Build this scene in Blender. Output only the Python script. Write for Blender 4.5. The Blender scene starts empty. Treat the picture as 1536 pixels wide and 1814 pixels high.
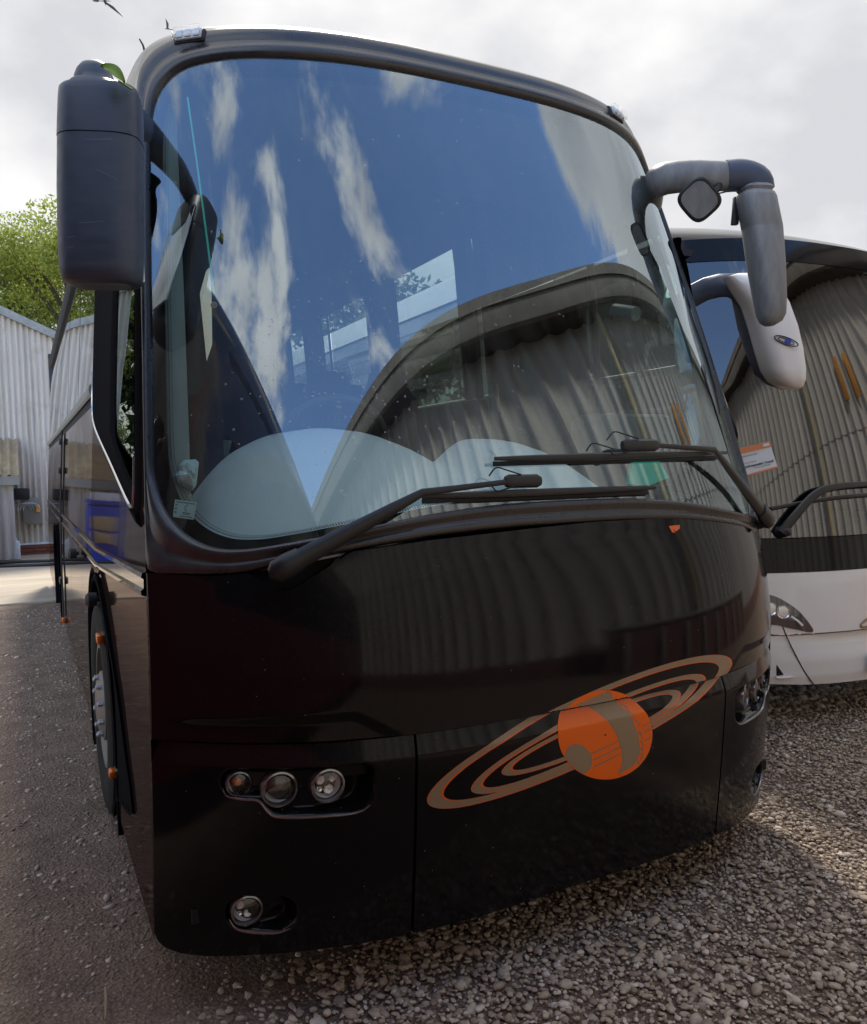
import bpy, bmesh, math, random
import numpy as np
from mathutils import Vector, Matrix
random.seed(7); rng = np.random.default_rng(7)
C = bpy.context.scene.collection
sc = bpy.context.scene

# ------------------------------------------------------------------ camera
FPX = 1426.37
YAW, PIT, ROL = math.radians(26.9335), math.radians(3.2296), math.radians(1.321)
CAM = np.array([-0.2942, -2.3744, 1.5773])
fw = np.array([math.sin(YAW)*math.cos(PIT), math.cos(YAW)*math.cos(PIT), -math.sin(PIT)])
r0 = np.array([math.cos(YAW), -math.sin(YAW), 0.0]); u0 = np.cross(r0, fw)
rt = math.cos(ROL)*r0 - math.sin(ROL)*u0
up = math.sin(ROL)*r0 + math.cos(ROL)*u0
cd = bpy.data.cameras.new('camera'); cam = bpy.data.objects.new('camera', cd); C.objects.link(cam)
cd.sensor_fit = 'HORIZONTAL'; cd.sensor_width = 36; cd.lens = 36*FPX/1536
cd.clip_start = 0.05; cd.clip_end = 2000
M = Matrix(((rt[0], up[0], -fw[0], CAM[0]), (rt[1], up[1], -fw[1], CAM[1]), (rt[2], up[2], -fw[2], CAM[2]), (0, 0, 0, 1)))
cam.matrix_world = M
sc.camera = cam

# ------------------------------------------------------------------ sky, sun, exposure
SUN_EL, SUN_AZ = math.radians(52), math.radians(19)      # azimuth clockwise from +Y towards +X
w = bpy.data.worlds.new('World'); sc.world = w; w.use_nodes = True
nt = w.node_tree; nt.nodes.clear()
def N(nt, t, **k):
    n = nt.nodes.new(t)
    for a, v in k.items():
        if a in n.inputs: n.inputs[a].default_value = v
        else: setattr(n, a, v)
    return n
out = N(nt, 'ShaderNodeOutputWorld'); bg = N(nt, 'ShaderNodeBackground'); bg.inputs['Strength'].default_value = 0.1
sky = N(nt, 'ShaderNodeTexSky'); sky.sky_type = 'NISHITA'; sky.sun_disc = False
sky.sun_elevation = SUN_EL; sky.sun_rotation = SUN_AZ; sky.air_density = 1.0; sky.dust_density = 0.1; sky.ozone_density = 3.0
tc = N(nt, 'ShaderNodeTexCoord')
sep = N(nt, 'ShaderNodeSeparateXYZ'); nt.links.new(tc.outputs['Generated'], sep.inputs[0])
mp = N(nt, 'ShaderNodeMapping'); mp.inputs['Scale'].default_value = (1.0, 1.0, 1.7); mp.inputs['Location'].default_value = (-4.78, 8.92, -.54); nt.links.new(tc.outputs['Generated'], mp.inputs[0])
n1 = N(nt, 'ShaderNodeTexNoise'); n1.inputs['Scale'].default_value = 2.3; n1.inputs['Detail'].default_value = 9; n1.inputs['Roughness'].default_value = .56; n1.inputs['Distortion'].default_value = .35
nt.links.new(mp.outputs[0], n1.inputs['Vector'])
# thick cloud stands on the sun's side of the sky (behind the coaches), broken wisps on the other
dot = N(nt, 'ShaderNodeVectorMath', operation='DOT_PRODUCT'); nt.links.new(tc.outputs['Generated'], dot.inputs[0]); dot.inputs[1].default_value = (math.sin(.3), math.cos(.3), 0)
cov = N(nt, 'ShaderNodeMapRange'); cov.interpolation_type = 'SMOOTHSTEP'
cov.inputs['From Min'].default_value = -.35; cov.inputs['From Max'].default_value = .45; cov.inputs['To Min'].default_value = .055; cov.inputs['To Max'].default_value = .34
nt.links.new(dot.outputs['Value'], cov.inputs[0])
ad = N(nt, 'ShaderNodeMath', operation='ADD'); nt.links.new(n1.outputs['Fac'], ad.inputs[0]); nt.links.new(cov.outputs[0], ad.inputs[1])
cm = N(nt, 'ShaderNodeMapRange'); cm.interpolation_type = 'SMOOTHSTEP'; cm.inputs['From Min'].default_value = .565; cm.inputs['From Max'].default_value = .675
nt.links.new(ad.outputs[0], cm.inputs[0])
n2 = N(nt, 'ShaderNodeTexNoise'); n2.inputs['Scale'].default_value = 3.2; n2.inputs['Detail'].default_value = 7; n2.inputs['Roughness'].default_value = .5
nt.links.new(mp.outputs[0], n2.inputs['Vector'])
cr = N(nt, 'ShaderNodeValToRGB'); cr.color_ramp.elements[0].position = .36; cr.color_ramp.elements[1].position = .60
cr.color_ramp.elements[0].color = (.66, .665, .70, 1); cr.color_ramp.elements[1].color = (1.0, .995, .985, 1)
nt.links.new(n2.outputs['Fac'], cr.inputs[0])
cs = N(nt, 'ShaderNodeVectorMath', operation='SCALE'); nt.links.new(cr.outputs[0], cs.inputs[0])
# cloud facing the sun (away from it in the sky) is lit from the front and whiter than the backlit cloud
litc = N(nt, 'ShaderNodeMapRange'); litc.interpolation_type = 'SMOOTHSTEP'; litc.inputs['From Min'].default_value = -.5; litc.inputs['From Max'].default_value = .5; litc.inputs['To Min'].default_value = 4.4; litc.inputs['To Max'].default_value = 2.1
nt.links.new(dot.outputs['Value'], litc.inputs[0]); nt.links.new(litc.outputs[0], cs.inputs['Scale'])
mx = N(nt, 'ShaderNodeMix', data_type='RGBA'); nt.links.new(cm.outputs[0], mx.inputs[0]); nt.links.new(sky.outputs[0], mx.inputs[6]); nt.links.new(cs.outputs[0], mx.inputs[7])
nt.links.new(mx.outputs[2], bg.inputs['Color']); nt.links.new(bg.outputs[0], out.inputs[0])
sl = bpy.data.lights.new('sun', 'SUN'); sl.energy = 1.3; sl.angle = math.radians(11); sl.color = (1, .94, .84)
so = bpy.data.objects.new('sun', sl); C.objects.link(so)
sdir = Vector((math.sin(SUN_AZ)*math.cos(SUN_EL), math.cos(SUN_AZ)*math.cos(SUN_EL), math.sin(SUN_EL)))
so.rotation_euler = sdir.to_track_quat('Z', 'Y').to_euler(); so.location = (0, 0, 20)
vs = sc.view_settings; vs.view_transform = 'Standard'; vs.look = 'None'; vs.gamma = 1; vs.use_curve_mapping = False; vs.exposure = 2.35
sc.cycles.max_bounces = 10; sc.cycles.transparent_max_bounces = 24; sc.cycles.glossy_bounces = 5
sc.cycles.use_denoising = True; sc.cycles.caustics_reflective = False; sc.cycles.caustics_refractive = False

# ------------------------------------------------------------------ materials
MATS = {}
def newmat(name):
    m = bpy.data.materials.new(name); m.use_nodes = True; m.node_tree.nodes.clear(); return m, m.node_tree
def pmat(name, col, rough=.5, metal=0, ior=1.5, noise=None, bump=None, rvar=0, coat=0, col2=None, coords='Object', stretch=(1, 1, 1)):
    """principled; noise=(scale, detail, amount) colour variation towards col2; bump=(scale, strength, distance)"""
    m, t = newmat(name); L = t.links.new
    o = N(t, 'ShaderNodeOutputMaterial'); p = N(t, 'ShaderNodeBsdfPrincipled'); L(p.outputs[0], o.inputs[0])
    p.inputs['Base Color'].default_value = (*col, 1); p.inputs['Roughness'].default_value = rough
    p.inputs['Metallic'].default_value = metal; p.inputs['IOR'].default_value = ior; p.inputs['Coat Weight'].default_value = coat
    p.inputs['Coat Roughness'].default_value = .03
    g = N(t, 'ShaderNodeTexCoord'); mpn = N(t, 'ShaderNodeMapping'); mpn.inputs['Scale'].default_value = stretch; L(g.outputs[coords], mpn.inputs[0])
    if noise:
        n = N(t, 'ShaderNodeTexNoise'); n.inputs['Scale'].default_value = noise[0]; n.inputs['Detail'].default_value = noise[1]; n.inputs['Roughness'].default_value = .6
        L(mpn.outputs[0], n.inputs['Vector'])
        r = N(t, 'ShaderNodeMapRange'); r.inputs['From Min'].default_value = .35; r.inputs['From Max'].default_value = .68; L(n.outputs['Fac'], r.inputs[0])
        r.inputs['To Max'].default_value = noise[2]
        x = N(t, 'ShaderNodeMix', data_type='RGBA'); L(r.outputs[0], x.inputs[0]); x.inputs[6].default_value = (*col, 1)
        x.inputs[7].default_value = (*(col2 or tuple(c*.5 for c in col)), 1); L(x.outputs[2], p.inputs['Base Color'])
        if rvar:
            rr = N(t, 'ShaderNodeMapRange'); rr.inputs['To Min'].default_value = rough; rr.inputs['To Max'].default_value = rough+rvar
            rr.inputs['From Min'].default_value = .35; rr.inputs['From Max'].default_value = .7; L(n.outputs['Fac'], rr.inputs[0]); L(rr.outputs[0], p.inputs['Roughness'])
    if bump:
        b = N(t, 'ShaderNodeTexNoise'); b.inputs['Scale'].default_value = bump[0]; b.inputs['Detail'].default_value = bump[3] if len(bump) > 3 else 3
        L(mpn.outputs[0], b.inputs['Vector'])
        bn = N(t, 'ShaderNodeBump'); bn.inputs['Strength'].default_value = bump[1]; bn.inputs['Distance'].default_value = bump[2]
        L(b.outputs['Fac'], bn.inputs['Height']); L(bn.outputs[0], p.inputs['Normal'])
    MATS[name] = m; return m
def glassmat(name, tint, fmin, fmax, gcol=(1, 1, 1), rough=0.0, power=5.0, wav=0, deep=None, dust=0):
    """thin pane: mirror-like sheen over a tinted see-through body"""
    m, t = newmat(name); L = t.links.new
    o = N(t, 'ShaderNodeOutputMaterial'); mixn = N(t, 'ShaderNodeMixShader'); tr = N(t, 'ShaderNodeBsdfTransparent'); gl = N(t, 'ShaderNodeBsdfGlossy')
    tr.inputs[0].default_value = (*tint, 1); gl.inputs['Color'].default_value = (*gcol, 1); gl.inputs['Roughness'].default_value = rough
    lw = N(t, 'ShaderNodeLayerWeight'); lw.inputs['Blend'].default_value = .5
    pw = N(t, 'ShaderNodeMath', operation='POWER'); pw.inputs[1].default_value = power; L(lw.outputs['Facing'], pw.inputs[0])
    mr = N(t, 'ShaderNodeMapRange'); mr.inputs['To Min'].default_value = fmin; mr.inputs['To Max'].default_value = fmax; L(pw.outputs[0], mr.inputs[0])
    if wav:
        g = N(t, 'ShaderNodeTexCoord'); b = N(t, 'ShaderNodeTexNoise'); b.inputs['Scale'].default_value = 1.6; b.inputs['Detail'].default_value = 1; L(g.outputs['Object'], b.inputs['Vector'])
        bn = N(t, 'ShaderNodeBump'); bn.inputs['Strength'].default_value = wav; bn.inputs['Distance'].default_value = .02; L(b.outputs['Fac'], bn.inputs['Height']); L(bn.outputs[0], gl.inputs['Normal'])
    if dust:
        gd = N(t, 'ShaderNodeTexCoord'); md = N(t, 'ShaderNodeMapping'); md.inputs['Scale'].default_value = (6, 6, 1.2); L(gd.outputs['Object'], md.inputs[0])
        nd = N(t, 'ShaderNodeTexNoise'); nd.inputs['Scale'].default_value = 2.2; nd.inputs['Detail'].default_value = 10; nd.inputs['Roughness'].default_value = .7; L(md.outputs[0], nd.inputs['Vector'])
        rd = N(t, 'ShaderNodeMapRange'); rd.inputs['From Min'].default_value = .42; rd.inputs['From Max'].default_value = .75; rd.inputs['To Max'].default_value = dust; L(nd.outputs['Fac'], rd.inputs[0])
        dd = N(t, 'ShaderNodeBsdfDiffuse'); dd.inputs[0].default_value = (.55, .53, .5, 1); ms = N(t, 'ShaderNodeMixShader'); L(rd.outputs[0], ms.inputs[0]); L(mixn.outputs[0], ms.inputs[1]); L(dd.outputs[0], ms.inputs[2])
    if deep:   # longer way through the tinted pane at a slant
        p2 = N(t, 'ShaderNodeMath', operation='POWER'); p2.inputs[1].default_value = 3.0; L(lw.outputs['Facing'], p2.inputs[0])
        x = N(t, 'ShaderNodeMix', data_type='RGBA'); L(p2.outputs[0], x.inputs[0]); x.inputs[6].default_value = (*tint, 1); x.inputs[7].default_value = (*deep, 1); L(x.outputs[2], tr.inputs[0])
    L(mr.outputs[0], mixn.inputs[0]); L(tr.outputs[0], mixn.inputs[1]); L(gl.outputs[0], mixn.inputs[2]); L((ms if dust else mixn).outputs[0], o.inputs[0])
    MATS[name] = m; return m

pmat('black_paint', (.0062, .0056, .0066), .06, ior=1.33, bump=(2.2, .05, .02, 1), noise=(30, 4, .25), col2=(.012, .010, .010), rvar=.05)
pmat('side_paint_far', (.010, .007, .008), .03, ior=1.6, bump=(1.5, .04, .02, 1))
pmat('frame_paint', (.026, .025, .027), .24, ior=1.6, noise=(14, 5, .6), col2=(.045, .044, .044), rvar=.14)
pmat('black_plastic', (.014, .0145, .016), .36, noise=(40, 5, .5), col2=(.026, .026, .028), bump=(160, .15, .002))
pmat('mirror_plastic', (.050, .064, .098), .34, noise=(9, 8, .6), col2=(.085, .10, .135), rvar=.22, stretch=(1, 1, 3))
pmat('worn_plastic', (.19, .19, .19), .40, noise=(16, 9, .8), col2=(.30, .295, .28), rvar=.2, stretch=(2, 2, .6))
pmat('rubber', (.012, .012, .013), .65)
pmat('matte_black', (.008, .008, .010), .8, ior=1.06)
pmat('dark_gap', (.003, .003, .003), .8)
pmat('chrome', (.75, .76, .78), .12, metal=1)
pmat('reflector', (.96, .93, .89), .2, metal=.25, bump=(60, .4, .004))
pmat('lamp_rim', (.30, .29, .29), .22, metal=.8)
pmat('lamp_dark', (.05, .05, .05), .3, metal=.6)
pmat('amber_bulb', (.75, .26, .05), .25)
pmat('amber_plastic', (.62, .12, .006), .18, ior=1.5, noise=(60, 2, .4), col2=(.36, .05, .003))
pmat('decal_orange', (.95, .15, .002), .16)
pmat('decal_tan', (.31, .215, .125), .16)
pmat('decal_edge', (.80, .13, .03), .25)
pmat('white_paint', (.84, .81, .77), .10, ior=1.5, noise=(2.5, 6, .18), col2=(.55, .50, .42), coat=.3)
pmat('white_low', (.86, .84, .81), .16, noise=(3, 6, .2), col2=(.6, .56, .5))
pmat('maroon_paint', (.16, .012, .02), .06, ior=1.5)
pmat('grey_trim', (.30, .295, .28), .35, noise=(12, 5, .6), col2=(.15, .14, .13))
pmat('silver_frame', (.52, .54, .56), .16, metal=.9)
pmat('dash_grey', (.84, .85, .85), .5, noise=(4, 3, .3), col2=(.74, .75, .75), bump=(300, .1, .001))
pmat('dash_dark', (.05, .052, .055), .5)
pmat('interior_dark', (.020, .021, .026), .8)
pmat('interior_lining', (.11, .12, .13), .8)
pmat('seat_cloth', (.035, .037, .06), .95, noise=(40, 3, .6), col2=(.06, .02, .03))
pmat('seat_red', (.11, .012, .02), .9, noise=(30, 3, .5), col2=(.05, .006, .01))
pmat('pillar_trim', (.25, .28, .27), .5)
pmat('paper_white', (.62, .74, .74), .8, noise=(20, 3, .3), col2=(.45, .58, .60))
pmat('sticker', (.55, .70, .68), .5)
pmat('ink_blue', (.12, .25, .30), .6)
pmat('ink_dark', (.03, .035, .04), .6)
pmat('card_white', (.72, .73, .74), .5)
pmat('card_orange', (.72, .24, .08), .5)
pmat('green_rod', (.06, .75, .52), .3)
pmat('tyre', (.012, .012, .012), .8, ior=1.25, noise=(25, 5, .4), col2=(.035, .033, .03))
pmat('rim', (.17, .16, .155), .4, metal=.5, noise=(14, 5, .5), col2=(.16, .15, .14))
pmat('leaf_green', (.20, .33, .02), .45, noise=(50, 2, .4), col2=(.12, .22, .02))
pmat('twig', (.24, .17, .11), .8)
pmat('bird', (.07, .07, .08), .8)
pmat('blue_plastic', (.03, .055, .42), .4, noise=(5, 3, .3), col2=(.025, .04, .26))
pmat('sack', (.46, .36, .2), .85, noise=(14, 4, .6), col2=(.33, .25, .14))
pmat('pale_plastic', (.62, .68, .76), .45)
pmat('orange_plastic', (.8, .33, .02), .4)
pmat('galvanised', (.42, .43, .44), .4, metal=.6)
pmat('concrete', (.40, .34, .265), .9, noise=(1.4, 10, .75), col2=(.24, .20, .155), bump=(30, .4, .01, 6), stretch=(.35, 1.6, 1))
pmat('fascia_grey', (.27, .25, .225), .85, noise=(2.2, 10, .8), col2=(.14, .125, .11), stretch=(1, 1, .5))
pmat('soffit', (.10, .095, .09), .9)
pmat('brick_red', (.20, .062, .040), .9, noise=(18, 5, .7), col2=(.12, .045, .032))
pmat('yellow_pipe', (.52, .44, .26), .7, noise=(9, 6, .6), col2=(.3, .25, .16))
pmat('rust_orange', (.62, .27, .04), .85, noise=(8, 6, .7), col2=(.35, .14, .03))
pmat('wood_post', (.36, .33, .29), .9)
pmat('bark', (.11, .085, .06), .9, noise=(8, 6, .7), col2=(.05, .04, .03), bump=(20, .6, .03))
glassmat('windscreen_glass', (.80, .88, .86), .20, 1.0, gcol=(.82, .93, 1.0), power=5.0, wav=.012, deep=(.06, .62, .50), dust=.05)
glassmat('white_coach_glass', (.30, .34, .34), .15, 1.0, gcol=(.92, .92, .92), power=4.0, wav=.012)
glassmat('side_glass', (.50, .58, .56), .10, 1.0, power=3.2, wav=.010)
glassmat('cab_glass', (.14, .17, .17), .08, .55, power=2.6, gcol=(.7, .78, .76))
glassmat('door_glass', (.62, .74, .70), .08, 1.0, power=4.0)
glassmat('lens', (.92, .92, .92), .08, .9)
glassmat('drop', (.92, .95, .97), .12, .9)
glassmat('frit', (.012, .014, .014), .02, .03)

def sheenmat(name, base, gcol, fmin, fmax, power, rough):
    m, t = newmat(name); L = t.links.new
    o = N(t, 'ShaderNodeOutputMaterial'); mixn = N(t, 'ShaderNodeMixShader'); df = N(t, 'ShaderNodeBsdfDiffuse'); gl = N(t, 'ShaderNodeBsdfGlossy')
    df.inputs[0].default_value = (*base, 1); gl.inputs['Color'].default_value = (*gcol, 1)
    lw = N(t, 'ShaderNodeLayerWeight'); lw.inputs['Blend'].default_value = .5; pw = N(t, 'ShaderNodeMath', operation='POWER'); pw.inputs[1].default_value = power; L(lw.outputs['Facing'], pw.inputs[0])
    mr = N(t, 'ShaderNodeMapRange'); mr.inputs['To Min'].default_value = fmin; mr.inputs['To Max'].default_value = fmax; L(pw.outputs[0], mr.inputs[0])
    g = N(t, 'ShaderNodeTexCoord'); b = N(t, 'ShaderNodeTexNoise'); b.inputs['Scale'].default_value = 1.7; b.inputs['Detail'].default_value = 2; L(g.outputs['Object'], b.inputs['Vector'])
    bn = N(t, 'ShaderNodeBump'); bn.inputs['Strength'].default_value = .05; bn.inputs['Distance'].default_value = .03; L(b.outputs['Fac'], bn.inputs['Height']); L(bn.outputs[0], gl.inputs['Normal'])
    n = N(t, 'ShaderNodeTexNoise'); n.inputs['Scale'].default_value = 9; n.inputs['Detail'].default_value = 8; L(g.outputs['Object'], n.inputs['Vector'])
    rr = N(t, 'ShaderNodeMapRange'); rr.inputs['To Min'].default_value = rough*.4; rr.inputs['To Max'].default_value = rough*1.8; L(n.outputs['Fac'], rr.inputs[0]); L(rr.outputs[0], gl.inputs['Roughness'])
    L(mr.outputs[0], mixn.inputs[0]); L(df.outputs[0], mixn.inputs[1]); L(gl.outputs[0], mixn.inputs[2]); L(mixn.outputs[0], o.inputs[0]); MATS[name] = m
sheenmat('side_paint', (.014, .010, .010), (.88, .82, .78), .05, .80, 3.0, .03)
sheenmat('side_paint_dim_reflection', (.020, .013, .012), (.78, .66, .60), .05, .42, 3.0, .05)  # side paint with the dark brown reflection of its surroundings put into the sheen
def leafmat(name, c1, c2):
    m, t = newmat(name); L = t.links.new
    o = N(t, 'ShaderNodeOutputMaterial'); d = N(t, 'ShaderNodeBsdfDiffuse'); tl = N(t, 'ShaderNodeBsdfTranslucent'); mxs = N(t, 'ShaderNodeMixShader'); mxs.inputs[0].default_value = .45
    g = N(t, 'ShaderNodeNewGeometry'); ra = N(t, 'ShaderNodeValToRGB'); ra.color_ramp.elements[0].color = (*c1, 1); ra.color_ramp.elements[1].color = (*c2, 1)
    L(g.outputs['Random Per Island'], ra.inputs[0]); L(ra.outputs[0], d.inputs[0]); L(ra.outputs[0], tl.inputs[0])
    L(d.outputs[0], mxs.inputs[1]); L(tl.outputs[0], mxs.inputs[2]); L(mxs.outputs[0], o.inputs[0]); MATS[name] = m
leafmat('leaves_yellowgreen', (.17, .22, .045), (.38, .42, .11))
leafmat('leaves_green', (.08, .115, .035), (.20, .23, .08))
leafmat('leaves_grey', (.24, .28, .13), (.42, .46, .25))

def stonemat(name, cols, rough=.75):
    m, t = newmat(name); L = t.links.new
    o = N(t, 'ShaderNodeOutputMaterial'); p = N(t, 'ShaderNodeBsdfPrincipled'); L(p.outputs[0], o.inputs[0]); p.inputs['Roughness'].default_value = rough
    g = N(t, 'ShaderNodeNewGeometry'); ra = N(t, 'ShaderNodeValToRGB'); e = ra.color_ramp.elements
    while len(e) < len(cols): e.new(.5)
    for i, c in enumerate(cols): e[i].position = i/(len(cols)-1)*.96; e[i].color = (*c, 1)
    L(g.outputs['Random Per Island'], ra.inputs[0])
    tcn = N(t, 'ShaderNodeTexCoord'); n = N(t, 'ShaderNodeTexNoise'); n.inputs['Scale'].default_value = 90; n.inputs['Detail'].default_value = 5; L(tcn.outputs['Object'], n.inputs['Vector'])
    mr = N(t, 'ShaderNodeMapRange'); mr.inputs['To Min'].default_value = .62; mr.inputs['To Max'].default_value = 1.3; L(n.outputs['Fac'], mr.inputs[0])
    ml = N(t, 'ShaderNodeVectorMath', operation='SCALE'); L(ra.outputs[0], ml.inputs[0]); L(mr.outputs[0], ml.inputs['Scale']); L(ml.outputs[0], p.inputs['Base Color'])
    bn = N(t, 'ShaderNodeBump'); bn.inputs['Strength'].default_value = .35; bn.inputs['Distance'].default_value = .004; L(n.outputs['Fac'], bn.inputs['Height']); L(bn.outputs[0], p.inputs['Normal'])
    MATS[name] = m
stonemat('pebble', [(.24, .175, .125), (.44, .345, .25), (.34, .265, .20), (.54, .43, .325), (.26, .185, .135), (.45, .36, .28), (.64, .54, .45)])
stonemat('dirt_stone', [(.22, .17, .14), (.36, .29, .245), (.28, .22, .185), (.50, .42, .365), (.19, .145, .12)])

def groundmat():
    m, t = newmat('dirt'); L = t.links.new
    o = N(t, 'ShaderNodeOutputMaterial'); p = N(t, 'ShaderNodeBsdfPrincipled'); L(p.outputs[0], o.inputs[0]); p.inputs['Roughness'].default_value = .9
    g = N(t, 'ShaderNodeTexCoord')
    n = N(t, 'ShaderNodeTexNoise'); n.inputs['Scale'].default_value = 5; n.inputs['Detail'].default_value = 12; n.inputs['Roughness'].default_value = .68; L(g.outputs['Object'], n.inputs['Vector'])
    ra = N(t, 'ShaderNodeValToRGB'); ra.color_ramp.elements[0].position = .3; ra.color_ramp.elements[1].position = .72
    ra.color_ramp.elements[0].color = (.13, .088, .063, 1); ra.color_ramp.elements[1].color = (.28, .20, .15, 1); L(n.outputs['Fac'], ra.inputs[0])
    v = N(t, 'ShaderNodeTexVoronoi'); v.inputs['Scale'].default_value = 85; L(g.outputs['Object'], v.inputs['Vector'])
    mr = N(t, 'ShaderNodeMapRange'); mr.inputs['From Max'].default_value = .6; mr.inputs['To Min'].default_value = 1.35; mr.inputs['To Max'].default_value = .7; L(v.outputs['Distance'], mr.inputs[0])
    ml = N(t, 'ShaderNodeVectorMath', operation='SCALE'); L(ra.outputs[0], ml.inputs[0]); L(mr.outputs[0], ml.inputs['Scale']); L(ml.outputs[0], p.inputs['Base Color'])
    n2 = N(t, 'ShaderNodeTexNoise'); n2.inputs['Scale'].default_value = 60; n2.inputs['Detail'].default_value = 8; L(g.outputs['Object'], n2.inputs['Vector'])
    bn = N(t, 'ShaderNodeBump'); bn.inputs['Strength'].default_value = .9; bn.inputs['Distance'].default_value = .02; L(n2.outputs['Fac'], bn.inputs['Height'])
    b2 = N(t, 'ShaderNodeBump'); b2.inputs['Strength'].default_value = .6; b2.inputs['Distance'].default_value = .012; b2.invert = True; L(v.outputs['Distance'], b2.inputs['Height']); L(bn.outputs[0], b2.inputs['Normal']); L(b2.outputs[0], p.inputs['Normal'])
    MATS['dirt'] = m
groundmat()
def sheetmat(name, c1, c2, c3, streak=1.0):
    """weathered corrugated sheeting: vertical streaks, blotches"""
    m, t = newmat(name); L = t.links.new
    o = N(t, 'ShaderNodeOutputMaterial'); p = N(t, 'ShaderNodeBsdfPrincipled'); L(p.outputs[0], o.inputs[0]); p.inputs['Roughness'].default_value = .7
    g = N(t, 'ShaderNodeNewGeometry'); mpn = N(t, 'ShaderNodeMapping'); mpn.inputs['Scale'].default_value = (5, 5, .35); L(g.outputs['Position'], mpn.inputs[0])
    n = N(t, 'ShaderNodeTexNoise'); n.inputs['Scale'].default_value = 1; n.inputs['Detail'].default_value = 9; n.inputs['Roughness'].default_value = .65; L(mpn.outputs[0], n.inputs['Vector'])
    ra = N(t, 'ShaderNodeValToRGB'); ra.color_ramp.elements[0].position = .33; ra.color_ramp.elements[1].position = .66
    ra.color_ramp.elements[0].color = (*c1, 1); ra.color_ramp.elements[1].color = (*c2, 1); L(n.outputs['Fac'], ra.inputs[0])
    n2 = N(t, 'ShaderNodeTexNoise'); n2.inputs['Scale'].default_value = 1.3; n2.inputs['Detail'].default_value = 8; n2.inputs['Roughness'].default_value = .7; L(g.outputs['Position'], n2.inputs['Vector'])
    mr = N(t, 'ShaderNodeMapRange'); mr.inputs['From Min'].default_value = .52; mr.inputs['From Max'].default_value = .7; mr.inputs['To Max'].default_value = .8; L(n2.outputs['Fac'], mr.inputs[0])
    x = N(t, 'ShaderNodeMix', data_type='RGBA'); L(mr.outputs[0], x.inputs[0]); L(ra.outputs[0], x.inputs[6]); x.inputs[7].default_value = (*c3, 1); L(x.outputs[2], p.inputs['Base Color'])
    MATS[name] = m
sheetmat('sheet_reflected', (.36, .35, .33), (.58, .56, .52), (.40, .37, .32))
sheetmat('sheet_pale', (.44, .38, .32), (.66, .59, .52), (.36, .295, .225))
sheetmat('sheet_mossy', (.20, .145, .095), (.36, .27, .15), (.56, .42, .05))

# ------------------------------------------------------------------ mesh helpers
def mesh_obj(name, V, F, mat, parent=None, smooth=True, sharp=None):
    me = bpy.data.meshes.new(name); V = np.asarray(V, float)
    me.from_pydata([tuple(v) for v in V], [], [tuple(int(i) for i in f) for f in F]); me.update()
    if mat: me.materials.append(MATS[mat])
    if smooth: me.polygons.foreach_set('use_smooth', [True]*len(me.polygons))
    if sharp is not None: me.set_sharp_from_angle(angle=math.radians(sharp))
    o = bpy.data.objects.new(name, me); C.objects.link(o)
    if parent: o.parent = parent
    return o
def empty(name, loc=(0, 0, 0), parent=None):
    o = bpy.data.objects.new(name, None); C.objects.link(o); o.location = loc
    o.empty_display_size = .1
    if parent: o.parent = parent
    return o
def tag(o, label, cat, group=None, kind=None):
    o['label'] = label; o['category'] = cat
    if group: o['group'] = group
    if kind: o['kind'] = kind
    return o
def gridfaces(nr, nc, close=False, flip=False):
    F = []
    for i in range(nr-1):
        for j in range(nc if close else nc-1):
            k = (j+1) % nc
            f = (i*nc+j, i*nc+k, (i+1)*nc+k, (i+1)*nc+j)
            F.append(f[::-1] if flip else f)
    return F
def grid(name, P, mat, parent=None, close=False, flip=False, smooth=True, keep=None, sharp=None):
    nr, nc = P.shape[:2]; F = gridfaces(nr, nc, close, flip); V = P.reshape(-1, 3)
    if keep is not None:
        cen = V[np.array(F)].mean(1); F = [f for f, k in zip(F, keep(cen)) if k]
    return mesh_obj(name, V, F, mat, parent, smooth, sharp)
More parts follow.
